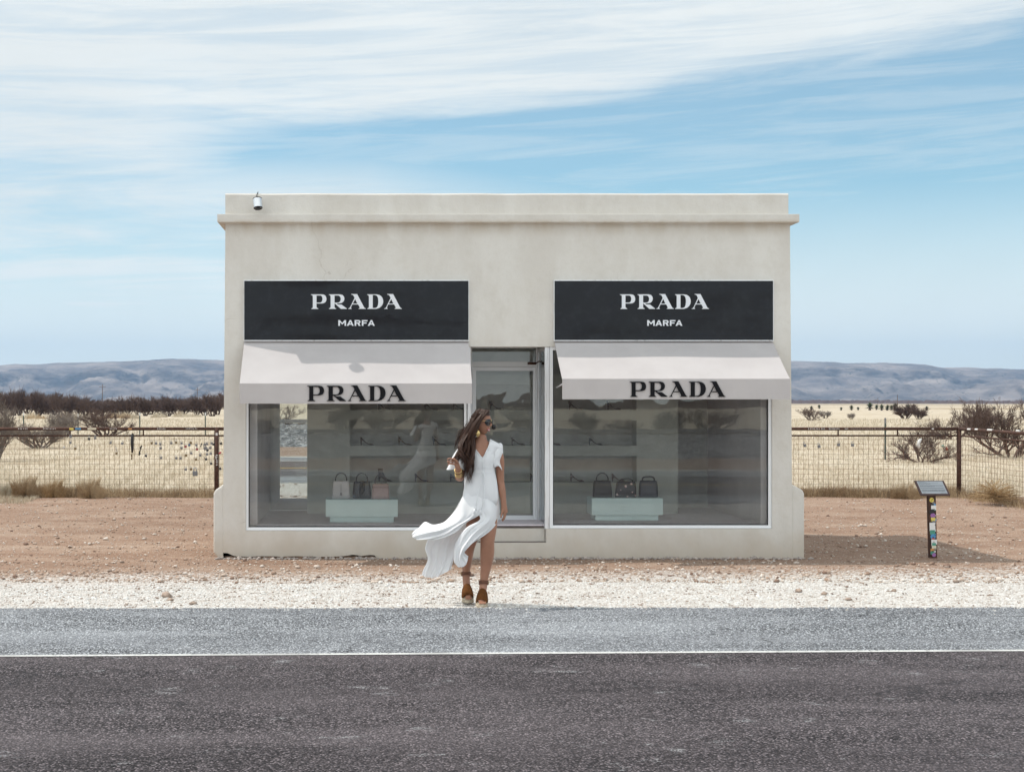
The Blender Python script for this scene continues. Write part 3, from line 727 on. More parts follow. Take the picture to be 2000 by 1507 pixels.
# ------------------------------------------------------------------ signs and awnings
def signboard(px0, px1, lab, a0, a1, b0, b1):
    ys = YF-.055; x0, x1 = wx(px0, ys), wx(px1, ys); z0, z1 = wz(664, ys), wz(548.5, ys)
    s = thing('shop_sign', lab, 'sign', ((x0+x1)/2, YF, z0))
    nx, nz = 40, 14; vv = []; ff = []
    for j in range(nz+1):
        for i in range(nx+1):
            u, w_ = i/nx, j/nz; e = min(u, 1-u, w_, 1-w_)
            d = .010*min(1, e*8)*(fbm(np.array([u*3+px0]), np.array([w_*2]), 2, 8)[0]-.5)*2 if e > 0 else 0
            vv.append((x0+u*(x1-x0), ys+.004+d, z0+w_*(z1-z0)))
    for j in range(nz):
        for i in range(nx): a = j*(nx+1)+i; ff.append((a, a+1, a+nx+2, a+nx+1))
    mb = MB(); mb.add(vv, ff); mb.build('panel', sign_black, s, smooth=True)
    mb = MB(); t = .012
    mb.box(x0-.006, x1+.006, ys-.002, YF, z1, z1+t); mb.box(x0-.006, x1+.006, ys-.002, YF, z0-t, z0)
    mb.box(x0-.006, x0, ys-.002, YF, z0, z1); mb.box(x1, x1+.006, ys-.002, YF, z0, z1)
    mb.build('edge_trim', alu, s)
    yl = ys-.010
    letters(word1(wx(a0, yl), wx(a1, yl), wz(574.8, yl), wz(603.2, yl)), let_white, yl, s)
    letters(word2(wx(b0, yl), wx(b1, yl), wz(625, yl), wz(636.2, yl)), let_white, yl, s)
signboard(477, 915, 'glossy black sign board with white lettering, above the window left of the door', 607.3, 784.8, 660.7, 732)
signboard(1083, 1510, 'glossy black sign board with white lettering, above the window right of the door', 1210.8, 1384.5, 1264, 1332.6)
def awning(pt0, pt1, pf0, pf1, Ya, yft, yfb, lab, a0, a1, ly0, ly1):
    x0, x1 = wx(pt0, YF), wx(pt1, YF); z1 = wz(664.5, YF-.06)-.012; z0 = wz(yft, Ya); zb = wz(yfb, Ya)
    xf0, xf1 = wx(pf0, Ya), wx(pf1, Ya)
    s = thing('awning', lab, 'awning', ((x0+x1)/2, YF, zb))
    nx, nz = 36, 10; vv = []; ff = []
    for k in range(2):
        for j in range(nz+1):
            for i in range(nx+1):
                u, w_ = i/nx, j/nz
                sag = .012*math.sin(math.pi*w_)*(1+.5*math.sin(u*9.4)); 
                xa_ = x0+u*(x1-x0); xb_ = xf0+u*(xf1-xf0)
                vv.append((xa_+(xb_-xa_)*w_, YF-.004+(Ya-YF+.004)*w_, z1+(z0-z1)*w_-sag-.006*k))
    N = (nx+1)*(nz+1)
    for k in range(2):
        for j in range(nz):
            for i in range(nx):
                a = k*N+j*(nx+1)+i; q = (a, a+nx+1, a+nx+2, a+1); ff.append(q if k == 0 else q[::-1])
    mb = MB(); mb.add(vv, ff); mb.build('canopy', awn, s, smooth=True)
    mb = MB(); vv = []; ff = []
    for i in range(41):
        u = i/40; x = xf0+u*(xf1-xf0); wob = .004*math.sin(u*40)
        for z, dy in ((z0+.003, -.002), ((z0+zb)/2, wob*.4), (zb, wob), (zb, wob+.006), ((z0+zb)/2, wob*.4+.006), (z0+.003, .006)):
            vv.append((x, Ya+dy-.004, z))
    for i in range(40):
        for k in range(6): ff.append((i*6+k, (i+1)*6+k, (i+1)*6+(k+1) % 6, i*6+(k+1) % 6))
    mb.add(vv, ff); mb.build('valance', awn, s)
    mb = MB()
    for x, xf in ((x0+.03, xf0+.03), (x1-.03, xf1-.03), ((x0+x1)/2, (xf0+xf1)/2)):
        mb.tube([(x, YF-.01, z1-.05), (xf, Ya+.03, z0-.05)], .012, 6)
        mb.tube([(x, YF+.0, z1-.62), (xf, Ya+.03, z0-.055)], .010, 6)
    mb.tube([(xf0+.01, Ya+.025, z0-.035), (xf1-.01, Ya+.025, z0-.035)], .016, 8)
    mb.build('frame', alu, s, smooth=True)
    yl = Ya-.014
    letters(word1(wx(a0, yl), wx(a1, yl), wz(ly0, yl), wz(ly1, yl)), let_black, yl, s)
awning(477, 915, 468, 922, 18.63, 749, 788, 'pale grey canvas awning with black lettering, above the window left of the door', 600, 792.6, 753, 783)
awning(1083, 1509, 1098, 1543, 18.48, 740, 779.5, 'pale grey canvas awning with black lettering, above the window right of the door', 1229.8, 1416.9, 745, 774.6)

# security camera on the parapet
yc = YF-.13; c0 = P(502.5, 387, yc); c1 = P(504, 406, yc-.04)
sc_ = thing('security_camera', 'small silver bullet security camera on the parapet above the left sign', 'camera', tuple(P(503, 398, YF)))
ax = (c1-c0).normalized(); body = MB(); r_ = .062
e0 = c0-ax*.0; pts = [e0-ax*.01, e0, e0+ax*.03, c1-ax*.01, c1]
body.tube([c0, c0+ax*.012, c0+ax*.02, c1], [r_*.75, r_*.96, r_, r_], 40)
body.build('housing', mat('brushed_silver', (.72, .74, .76), rough=.25, metal=.75), sc_)
mb = MB(); q = ax.to_track_quat('Z', 'Y').to_matrix()
mb.torus(c1+ax*.001, r_*.82, r_*.18, q, 24, 8); mb.ell(c1+ax*.004, (.026, .026, .018), 14, 8, q); mb.torus(c1+ax*.002, r_*.45, r_*.06, q, 20, 6)
mb.build('lens', mat('lens_black', (.01, .01, .012), rough=.12), sc_, smooth=True)
mb = MB(); mb.tube([c1-ax*.002, c1+ax*.001], [r_*.8, r_*.8], 20); mb.build('lens_ring', mat('lens_grey', (.16, .13, .13), rough=.4), sc_)
mb = MB(); mb.torus(c0+ax*.012, r_*.9, .008, q, 20, 6); mb.tube([P(501.5, 386, yc+.02), P(502, 380, yc+.05), P(504, 375.5, YF+.05), P(503, 377.2, YF+.12)], .006, 6)
mb.build('cable', let_black, sc_, smooth=True)
mb = MB(); mb.box(c0.x-.025, c0.x+.025, yc+.04, YF+.003, c0.z-.055, c0.z-.015); mb.build('bracket', alu, sc_)

# ------------------------------------------------------------------ interior things
mo = MB(); mo.box(iX0+.004, xs[0]-.0, 21.93, 21.98, zfloor+.012, 2.9)
mr = thing('mirror', 'tall mirror beside the shelf wall, showing the road and railway bank', 'mirror', ((iX0+xs[0])/2, 21.95, zfloor))
mo.v = [(x, y+(z-.2)*-.004, z) for x, y, z in mo.v]
mo.build('mirror_glass', mirm, mr)
mb = MB(); mb.box(iX0, xs[0]+.0, 21.92, 21.985, zfloor, zfloor+.010); mb.build('mirror_frame', alu, mr)
def pedestal(x0, x1, y, lab):
    s = thing('display_plinth', lab, 'plinth', ((x0+x1)/2, y+.25, zfloor), 'low display plinths in the shop windows')
    mb = MB(); mb.box(x0, x1, y, y+.5, .252, .487); mb.build('top_block', pedm, s, bevel=.003)
    mb = MB(); mb.box(x0+.055, x1-.055, y+.05, y+.45, zfloor, .252); mb.build('base', pedm, s, bevel=.003)
pedestal(wx(636, 19.75), wx(777, 19.75), 19.75, 'pale aqua display plinth in the left window, under white, black and pink bags')
pedestal(wx(1156, 20.05), wx(1295, 20.05), 20.05, 'pale aqua display plinth in the right window, under three dark handbags')
gold = mat('gold', (.62, .45, .20), rough=.25, metal=.9)
def leather(name, c, rough=.4): return mat(name, c, rough=rough, build=simple_var(c, .08, 8, 90, .2, .003))
def handbag(px0, px1, ptop, pbot, phand, D, m, hm, lab, style=0, lean=0.0):
    x0, x1 = wx(px0, D), wx(px1, D); zb = .4885; hgt = (pbot-ptop)/F*D; hh = (ptop-phand)/F*D
    s = thing('handbag', lab, 'handbag', ((x0+x1)/2, D, zb), 'handbags on the window plinths')
    w_ = (x1-x0)/2; d_ = .065
    rings = []; cxx = (x0+x1)/2
    def rr(wd, dp, z, sh=0):
        pts = []
        for a in range(24):
            t_ = 2*math.pi*a/24; ct, st = math.cos(t_), math.sin(t_)
            pts.append((cxx+sh+wd*math.copysign(abs(ct)**.35, ct), D+dp*math.copysign(abs(st)**.45, st), z))
        return pts
    prof = [(.0, .96, .9), (.01, 1.0, 1.0), (.3, .985, .97), (.7, .93, .78), (.88, .90, .62), (.96, .87, .52), (1.0, .82, .40)] if style != 3 else [(0, .96, .9), (.02, 1.0, 1.0), (.5, .95, .9), (.9, .90, .7), (1.0, .84, .5)]
    mb = MB(); mb.loft([rr(w_*a, d_*b, zb+hgt*z, lean*z*hgt) for z, a, b in prof]); mb.build('body', m, s, smooth=True)
    # handle
    mb = MB(); n_ = 14; hp = []
    for i in range(n_+1):
        t_ = math.pi*i/n_; fl = 1.0 if style != 2 else 0.55
        hx_ = cxx+lean*hgt-w_*.62*math.cos(t_); k = math.sin(t_)
        k = k**.45 if style == 2 else k**.8
        hp.append((hx_, D, zb+hgt*.99+hh*k*.97))
    mb.tube(hp, .0085 if style != 2 else .012, 8); mb.build('handle', hm, s, smooth=True)
    mb = MB()
    for sx in (-1, 1): m2 = MB(); m2.ell((cxx+lean*hgt+sx*w_*.62, D, zb+hgt*1.0), (.009, .009, .013), 8, 6); m2.build('handle_ring', gold, s, smooth=True)
    mb.box(cxx+lean*hgt-w_*.2, cxx+lean*hgt+w_*.2, D-.008, D+.008, zb+hgt*.985, zb+hgt*1.02)
    mb.build('clasp', gold, s, smooth=True)
    return s, cxx, w_, d_, zb, hgt
b1, cxx, w_, d_, zb, hgt = handbag(648.5, 684, 936.6, 970.5, 920, 20.0, leather('bag_white', (.62, .58, .58)), leather('handle_dark', (.03, .022, .02)), 'white handbag with thin dark handle, leftmost on the left plinth')
mb = MB(); mb.tube([(cxx, D_, z) for D_, z in ((19.935, zb+hgt*.88), (19.932, zb+hgt*.8), (19.932, zb+hgt*.35))], .003, 5); mb.box(cxx-.014, cxx+.014, 19.926, 19.934, zb+hgt*.18, zb+hgt*.34); mb.build('key_charm', leather('charm', (.25, .22, .22)), b1)
b2, cxx, w_, d_, zb, hgt = handbag(688.7, 725, 938, 971.5, 921.5, 19.98, leather('bag_black', (.018, .02, .028), .2), leather('handle_dark', (.03, .022, .02)), 'shiny black handbag between the white and the pink bag on the left plinth')
mb = MB(); mb.tube([(cxx+w_*.1, 19.94, zb+hgt*.95), (cxx, 19.91, zb+hgt*.5), (cxx-.02, 19.905, zb+.03)], [.03, .045, .012], 8); mb.build('scarf', leather('scarf', (.02, .02, .022)), b2, smooth=True)
b3, cxx, w_, d_, zb, hgt = handbag(725.8, 760.6, 943.5, 973, 925, 19.93, leather('bag_pink', (.46, .32, .30)), leather('handle_brown', (.05, .03, .028)), 'dusty pink flap handbag, rightmost on the left plinth')
mb = MB(); mb.box(cxx-w_*.95, cxx+w_*.95, 19.865, 19.875, zb+hgt*.74, zb+hgt*.78); mb.build('flap_edge', leather('bag_pink_dark', (.20, .12, .12)), b3)
handbag(1157.5, 1195, 939, 971, 923.5, 20.3, leather('bag_noir', (.012, .010, .012)), leather('handle_black', (.015, .012, .012)), 'plain black handbag with arched handle, leftmost on the right plinth')
def M_floral(g, b, n):
    p = geo(g); d = g.voro(p, 13.5); c_ = g.sep(g.voro(p, 13.5, out=1))
    rg = g.ss(g.m('ADD', d, g.m('MULTIPLY', g.noise(p, 60, 3), .30)), .42, .36)
    pet = g.mix(g.ss(g.noise(p, 45, 3), .4, .6), (.52, .27, .25), (.80, .66, .62))
    g.set(b.inputs['Base Color'], g.mix(g.m('MULTIPLY', rg, g.ss(c_[0], .35, .45)), (.02, .02, .028), pet))
handbag(1201, 1242, 941, 971, 934.5, 20.3, mat('bag_floral', rough=.4, build=M_floral), leather('handle_black', (.015, .012, .012)), 'dark handbag with pink and white flowers, between two plain bags', 3, .05)
handbag(1247.5, 1285, 939, 971, 930.5, 20.3, leather('bag_navy', (.022, .026, .042)), leather('handle_black', (.015, .012, .012)), 'plain navy handbag with low handle, rightmost on the right plinth', 2)

def shoe_meshes(kind):
    """one court shoe pointing +x, heel at x=0, length .21"""
    body, heel, strap = MB(), MB(), MB()
    N = 16; L = .205
    ts = [0, .08, .2, .35, .5, .62, .74, .85, .93, 1.0]
    cz = [.082, .080, .070, .048, .026, .013, .009, .008, .007, .006]
    top = [.045, .042, .025, .012, .010, .014, .022, .022, .015, .003]
    hw = [.012, .022, .026, .024, .027, .034, .037, .033, .022, .004]
    if kind == 'boot': top = [.105, .11, .115, .095, .05, .040, .032, .026, .016, .003]
    rings = []
    for t_, c_, tp, w_ in zip(ts, cz, top, hw):
        rings.append([(t_*L, w_*math.cos(2*math.pi*k/N), c_+(tp if math.sin(2*math.pi*k/N) > 0 else .006)*math.sin(2*math.pi*k/N)) for k in range(N)])
    body.loft(rings)
    heel.tube([(.012, 0, .0), (.010, 0, .03), (.012, 0, .06), (.022, 0, .082)], [.006, .008, .014, .022], 10)
    if kind == 'boot': body.tube([(.035, 0, .09), (.032, 0, .13), (.033, 0, .20)], [.033, .036, .040], 14)
    if kind == 'strap':
        q = Matrix.Rotation(R(14), 3, 'Y'); strap.torus((.022, 0, .128), .030, .004, q, 18, 6)
        strap.tube([(-.004, 0, .088), (-.006, 0, .128)], .004, 6)
    if kind == 'sling': strap.tube([(.055, .02, .066), (.006, .018, .115), (-.006, 0, .128), (.006, -.018, .115), (.055, -.02, .066)], .0035, 6)
    return body, heel, strap
protos = {}
for k in ('pump', 'strap', 'sling', 'boot'): protos[k] = shoe_meshes(k)
sm = {'black': leather('shoe_black', (.016, .014, .015)), 'brown': leather('shoe_brown', (.055, .03, .022)), 'gold': mat('shoe_gold', (.20, .14, .07), .4, .5), 'rose': leather('shoe_rose', (.10, .05, .045)), 'blue': leather('shoe_blue', (.035, .04, .07))}
SH = [('strap', 'black', 738, 2, 'black strappy high heel on the top shelf, above the left window bags'), ('pump', 'black', 829, 2, 'black pump on the top shelf, behind the left awning lettering'), ('sling', 'black', 884, 2, 'black slingback on the top shelf, beside the left window frame'),
      ('strap', 'black', 957, 2, 'black ankle-strap heel on the top shelf behind the door glass'), ('strap', 'brown', 1111, 2, 'brown strappy heel on the top shelf, first in the right window'), ('strap', 'black', 1186, 2, 'black strappy heel on the top shelf near its right end'),
      ('sling', 'brown', 704, 1, 'dark brown slingback heel at the left end of the middle shelf'), ('strap', 'gold', 778, 1, 'bronze strappy sandal in the middle shelf of the left window'), ('strap', 'black', 845, 1, 'black ankle-strap heel on the middle shelf beside the woman'),
      ('strap', 'brown', 999, 1, 'dark sandal with ankle bow on the middle shelf behind the door glass'), ('pump', 'rose', 1068, 1, 'reddish pump on the middle shelf beside the door post'), ('pump', 'black', 1150, 1, 'black pump alone on the middle shelf of the right window'),
      ('boot', 'black', 739, 0, 'black ankle boot behind the pink handbag'), ('pump', 'blue', 810, 0, 'dark blue pump on the bottom shelf of the left window'), ('pump', 'blue', 879, 0, 'dark blue pump on the bottom shelf behind the woman'),
      ('pump', 'brown', 1035, 0, 'dark pump on the bottom shelf at the door frame'), ('pump', 'rose', 1114, 0, 'dusky rose pump on the bottom shelf beside the black bag'), ('sling', 'rose', 1195, 0, 'grey-pink slingback behind the floral handbag')]
for kind, cm, px, lv, lab in SH:
    ys = YP+.12; s = thing('high_heel_shoe', lab, 'shoe', (wx(px, ys), ys, SHELF[lv]+.001), 'shoes on the display shelves')
    bo, he, st = protos[kind]
    bo.build('upper', sm[cm], s, smooth=True, local=True); he.build('heel', sm[cm], s, smooth=True, local=True)
    if st.v: st.build('strap', sm[cm], s, smooth=True, local=True)
    s.rotation_euler.z = R(rnd.uniform(-8, 8))

# ------------------------------------------------------------------ fences
def fence(name, label, segs, posts, stubs, zb):
    """segs: list of (p0,p1) ground lines; rails, wire panel, posts"""
    s = thing(name, label, 'fence', tuple(segs[0][0]))
    top, low = 1.392, 1.252
    mb = MB()
    for a, b, sl_ in segs: mb.tube([Vector(a)+Vector((0, 0, top)), Vector(b)+Vector((0, 0, top+sl_))], .034, 10)
    mb.build('top_rail', rust, s, smooth=True)
    mb = MB()
    for a, b, sl_ in segs: mb.tube([Vector(a)+Vector((0, 0, low)), Vector(b)+Vector((0, 0, low+sl_))], .017, 8)
    mb.build('lower_rail', rust, s, smooth=True)
    for a, b, sl_ in segs:
        mb = MB(); a = Vector(a); b = Vector(b); d = b-a; L = d.length; n = int(L/.1016)
        for i in range(n+1):
            p = a+d*((i+.3)*.1016/L); jx = rnd.uniform(-.004, .004); dz_ = sl_*i/n
            mb.tube([p+Vector((jx, 0, .03)), p+Vector((-jx, 0, low-.02+dz_))], .0031, 4, cap=False)
        for k in range(12):
            z = .06+k*.1016; pts = [a+d*(t_/24)+Vector((0, -.004, z+sl_*t_/24*(k/11)+.006*math.sin(t_*1.3+k))) for t_ in range(25)]
            mb.tube(pts, .0029, 4, cap=False)
        mb.build('wire_panel', wirem, s)
    for p in posts: mb = MB(); p = Vector(p); mb.tube([p+Vector((0, 0, -.2)), p+Vector((0, 0, top+.02))], .047, 12); mb.build('post', rust, s, smooth=True)
    for p, h in stubs: mb = MB(); p = Vector(p); mb.tube([p+Vector((0, 0, low)), p+Vector((0, 0, top))], .015, 6); mb.build('stub', rust, s, smooth=True)
    return s, top, low
YW = 29.2; ZG = -.105
fl, TOP, LOW = fence('pipe_fence', 'rusty pipe and wire mesh fence hung with many padlocks, left of the shop', [((wx(-130, YW), YW, ZG), (wx(560, YW), YW, ZG), 0)], [(wx(423, YW), YW, ZG), (wx(-60, YW), YW, ZG)], [((wx(p, YW), YW, ZG), 0) for p in (137, 280, -10, 540)], ZG)
cor = Vector((wx(1873, YW), YW, ZG)); dirv = Vector((.14, -.93, 0)).normalized(); end = cor+dirv*5.2+Vector((0, 0, -.06))
fr_, _, _ = fence('pipe_fence', 'rusty pipe and wire mesh fence turning a corner, right of the shop', [((wx(1440, YW), YW, ZG), tuple(cor), 0), (tuple(cor), tuple(end), -.05)], [tuple(cor), tuple(end), (wx(1452, YW), YW, ZG)], [((wx(1637, YW), YW, ZG), 0), ((wx(1753, YW), YW, ZG), 0), (tuple(cor+dirv*1.0), 0), (tuple(cor+dirv*2.4), 0)], ZG)
# paint and sticker scraps on the rails
pw = mat('scrap_white', (.72, .71, .69), .6); py_ = mat('scrap_yellow', (.68, .55, .12), .6); pb_ = mat('scrap_blue', (.08, .28, .52), .6); pc_ = mat('scrap_cream', (.66, .60, .46), .6); po_ = mat('scrap_orange', (.52, .24, .08), .6); pr_ = mat('scrap_red', (.45, .07, .06), .6); pbk = mat('scrap_black', (.02, .02, .022), .6); pg_ = mat('scrap_green', (.08, .30, .22), .6); ppu = mat('scrap_purple', (.32, .14, .36), .6)
def scrap(parent, px, w_px, z, m, h=.034, D=YW-.036, nm='sticker'):
    x = wx(px, D); w_ = w_px/F*D; mb = MB(); mb.box(x-w_/2, x+w_/2, D-.003, D+.012, z-h/2, z+h/2); return mb.build(nm, m, parent)
zr = ZG+TOP
def scribble(parent, px, w_px, z, n, m=pw, D=YW-.037):
    mb = MB(); x = wx(px-w_px/2, D); w_ = w_px/F*D
    for i in range(n):
        a = x+w_*i/n; t_ = rnd.random(); wd = w_/n*.22
        if t_ < .4: mb.box(a, a+wd, D-.003, D+.01, z-.014, z+.014)
        elif t_ < .7: mb.box(a, a+wd*3, D-.003, D+.01, z-.003, z+.003); mb.box(a, a+wd, D-.0025, D+.01, z+.003, z+.014)
        else: mb.box(a, a+wd*2.6, D-.003, D+.01, z+.008, z+.014); mb.box(a+wd, a+wd*2, D-.0025, D+.01, z-.014, z+.008)
    mb.build('painted_marks', m, parent)
scrap(fl, 139.5, 8, zr-.002, py_, .042); scrap(fl, 152.5, 11, zr, pb_); scrap(fl, 179.5, 17, zr, pc_, .042); scrap(fl, 254, 7, zr, po_, .03)
scribble(fl, 97, 26, zr, 9); scribble(fl, 316, 18, zr, 6); scribble(fl, 375, 24, zr+.004, 8); scribble(fl, 45, 20, zr, 6); scribble(fl, 222, 14, zr, 5)
scribble(fr_, 1591, 24, zr, 8); scribble(fr_, 1608, 8, zr, 3); scribble(fr_, 1630, 22, zr, 8); scribble(fr_, 1654, 7, zr, 3); scribble(fr_, 1695, 66, zr, 22, mat('scrap_grey', (.33, .28, .26), .7)); scrap(fr_, 1822, 4, zr, pw, .025)
for t_, l_ in ((.35, .12), (.62, .1), (1.05, .16), (2.0, .1)):
    q = cor+dirv*t_; mb = MB(); p1 = q+dirv*l_; mb.tube([q+Vector((-.018, -.003, TOP-.002)), p1+Vector((-.018, -.003, TOP-.004))], .020, 8); mb.build('sticker', pw, fr_)
mb = MB(); D = YW-.05
for i in range(7): mb.box(wx(420.5, D)+rnd.uniform(-.01, .03), wx(423, D)+rnd.uniform(.0, .03), D-.002, D+.02, wz(888+i*3.2, D)-.012, wz(888+i*3.2, D)+.004)
mb.build('painted_marks', pw, fl); mb = MB(); mb.box(wx(421, D), wx(425, D), D-.002, D+.02, wz(850, D), wz(845, D)); mb.build('sticker', pw, fl)
# padlocks
lk = {'silver': (mat('lock_silver', (.22, .22, .23), .35, .7), 'small silver padlock on the left wire fence'), 'brass': (mat('lock_brass', (.22, .155, .08), .35, .7), 'small brass padlock on the left wire fence'), 'black': (mat('lock_black', (.03, .03, .035), .4), 'small black padlock on the left wire fence'), 'red': (mat('lock_red', (.30, .05, .06), .4), None), 'blue': (mat('lock_blue', (.10, .16, .26), .4), None)}
shk = mat('shackle', (.45, .45, .46), .3, .8)
def padlock(px, py, c_, lab=None, sc=1.0, grp='padlocks on the left fence'):
    D = YW-.02; p = P(px, py, D)
    s = thing('padlock', lab or lk[c_][1], 'padlock', tuple(p), grp)
    mb = MB(); a = .024*sc; mb.loft([[(x*k_, y*k_, z) for x, y in ((-a, -.011*sc), (-a*.7, -.016*sc), (a*.7, -.016*sc), (a, -.011*sc), (a, .0), (-a, .0))] for z, k_ in ((-.055*sc, .82), (-.05*sc, 1), (-.014*sc, 1), (-.009*sc, .82))])
    mb.build('lock_body', lk[c_][0], s, local=True)
    mb = MB(); mb.tube([(-.014*sc, -.008, -.01*sc), (-.014*sc, -.004, .014*sc), (-.008*sc, 0, .024*sc), (.008*sc, 0, .024*sc), (.014*sc, -.004, .014*sc), (.014*sc, -.008, -.01*sc)], .0045*sc, 6)
    mb.build('shackle', shk, s, smooth=True, local=True)
    s.rotation_euler.y = R(rnd.uniform(-18, 18)); return s
for px, py, c_ in [(138, 850, 'silver'), (138, 861, 'silver'), (147, 873, 'brass'), (174, 854, 'black'), (186, 852, 'silver'), (217, 861.5, 'silver'), (228, 882, 'brass'), (239.5, 863, 'silver'), (286, 887, 'black'), (296, 862, 'brass'), (305, 862.5, 'silver'), (314, 864, 'silver'), (314.5, 872, 'silver'), (314, 891, 'silver'), (334, 862, 'silver'), (344, 861, 'brass'), (354, 862.5, 'silver'), (354, 871.5, 'silver'), (343.5, 891.5, 'silver'), (353, 891.5, 'silver'), (364, 886, 'brass'), (373.5, 861.5, 'brass'), (373, 882, 'silver'), (384, 866, 'silver'), (391.5, 886, 'silver'), (382.5, 894, 'brass'), (401, 865, 'silver'), (405, 864, 'silver'), (404, 884, 'silver'), (406, 876, 'black'), (413, 862.5, 'silver'), (417, 864.5, 'black'), (412, 871.5, 'silver'), (412.5, 883, 'silver'), (402, 893.5, 'black'), (412.5, 902, 'black'), (363, 913.5, 'silver'), (373, 913, 'brass'), (431, 863, 'black'), (430, 912, 'black')]:
    padlock(px, py, c_)
padlock(363, 869, 'red', 'small dark red padlock on the left fence, above a brass one'); padlock(369, 866, 'blue', 'small blue padlock on the left fence beside the dark red one'); padlock(385, 874, 'red', 'bright red padlock high on the left fence, left of the black strip')
padlock(381, 918, 'silver', 'large silver padlock with dark markings, low on the left fence', 2.1)
padlock(400, 871, 'silver', 'wide silver padlock in the dense cluster near the fence post', 1.5)
for px, py, lab in [(1599, 868, 'silver padlock nearest the shop but one on the right fence'), (1638, 864.5, 'silver padlock under a short rail strut on the right fence'), (1665, 865, 'silver padlock between a rail strut and the field post on the right fence'), (1570.5, 866, 'small padlock nearest the shop wall on the right fence')]:
    padlock(px, py, 'silver', lab, 1.25, 'padlocks on the right fence')
def hang(name, lab, cat, pts, rad, m, D=YW-.04):
    mb = MB(); mb.tube([P(a, b, D+dd) for a, b, dd in pts], rad, 9); return tag(mb.build(name, m, smooth=True), lab, cat)
hang('black_sleeve', 'long black cloth sleeve hanging over the left fence', 'cloth', [(259, 847, .02), (258.5, 850, 0), (258, 862, -.01), (258.5, 875, 0), (258, 884, .01)], [.02, .032, .035, .03, .016], pbk)
hang('key_bundle', 'dark bundle of keys hanging below the black sleeve on the left fence', 'keys', [(258, 885, 0), (257, 889, -.01), (257.5, 893, 0), (257, 897, .0)], [.008, .018, .01, .016], lk['brass'][0])
hang('key_string', 'string of dark keys and charms twisting down the left fence', 'charms', [(277, 870, 0), (274.5, 874, -.01), (275, 878, 0), (272.5, 882, -.01), (273, 886, 0), (271.5, 889, 0)], [.016, .018, .006, .014, .02, .012], pbk)
hang('white_tag', 'small white tag hanging on the left fence', 'tag', [(126, 872, 0), (125, 873.5, -.005), (124, 875, 0)], [.012, .02, .010], pw)
hang('black_strip', 'short black strip hanging among padlocks by the left fence post', 'strip', [(394, 865, 0), (393, 868, 0), (391.5, 873, 0)], [.010, .013, .008], pbk)
hang('red_ribbon', 'small red ribbon tied on the fence beside the shop wall', 'ribbon', [(427, 886, -.01), (430, 884, -.01), (432, 882.5, 0)], [.008, .022, .012], mat('ribbon_red', (.55, .08, .10), .7))
hang('silver_chain', 'short silver chain hanging on the left fence', 'chain', [(226.5, 872, 0), (226.5, 876, 0), (227.5, 880, 0)], [.008, .006, .010], shk)
hang('white_rag', 'crumpled white rag tied on the right fence before a bare shrub', 'rag', [(1799, 857, 0), (1796, 860, -.02), (1793.5, 866, -.02), (1794, 871, -.01), (1795.5, 875.5, 0)], [.018, .035, .03, .038, .012], pw)
hang('green_ribbon', 'pale green ribbon tied on the right fence near the corner', 'ribbon', [(1839, 871, 0), (1842, 869, -.01), (1843, 873, 0)], [.012, .02, .010], mat('ribbon_green', (.30, .48, .40), .7))
hang('red_box_lock', 'rust red lock hanging on the right fence near the corner post', 'lock', [(1848.5, 872, 0), (1849, 875, -.01), (1849, 879, 0)], [.008, .022, .020], mat('lock_rust', (.30, .08, .05), .6))

# T-posts of the field fence and utility poles
tp_m = mat('tpost_green', (.07, .09, .075), .7)
def tpost(px, D, ht, lab):
    s = thing('fence_post', lab, 'fence post', (wx(px, D), D, -.1), 'steel posts of the field fence'); w_ = .035 if D > 60 else .028
    mb = MB(); mb.box(-w_, w_, -.01, .01, -.2, ht-.18); mb.box(-.01, .01, .01, .05, -.2, ht-.18); mb.build('stake', tp_m, s, local=True)
    mb = MB(); mb.box(-w_, w_, -.01, .01, ht-.18, ht); mb.build('painted_tip', pw if D > 60 else lk['silver'][0], s, local=True)
tpost(46, 84, 1.32, 'thin steel field post behind the bare shrubs at far left')
tpost(152.5, 84, 1.25, 'thin steel field post half hidden in the bare shrub')
tpost(273, 84, 1.32, 'green steel field post with white tip, midway along the left field')
tpost(401, 84, 1.32, 'green steel field post with white tip, nearest the shop wall')
tpost(1729, 48, 1.40, 'dark steel field post right of the shop, behind the mesh fence')
for px, D, ht, arm, lab in [(200, 560, 9.0, 1, 'tall utility pole with crossarm above the dark brush'), (385.5, 640, 8.6, 1, 'utility pole with insulators above the brush near the shop'), (1714.5, 620, 3.9, 0, 'short bare pole on the right plain, left of the taller one'), (1752.8, 400, 4.0, 0, 'taller bare pole on the right plain beside dark brush'), (1953, 520, 4.0, 0, 'thin pole on the plain behind the large right shrub')]:
    s = thing('utility_pole', lab, 'pole', (wx(px, D), D, -.1), 'poles across the plain')
    mb = MB(); mb.tube([(0, 0, -.3), (0, 0, ht)], [.17 if ht > 5 else .12, .11 if ht > 5 else .08], 8); mb.build('pole', wood, s, local=True)
    if arm:
        mb = MB(); mb.box(-1.2, 1.2, -.06, .06, ht-1.25, ht-1.1)
        for x in (-1.1, -.5, .5, 1.1): mb.tube([(x, 0, ht-1.1), (x, 0, ht-.9)], .05, 6)
        mb.build('crossarm', wood, s, local=True)

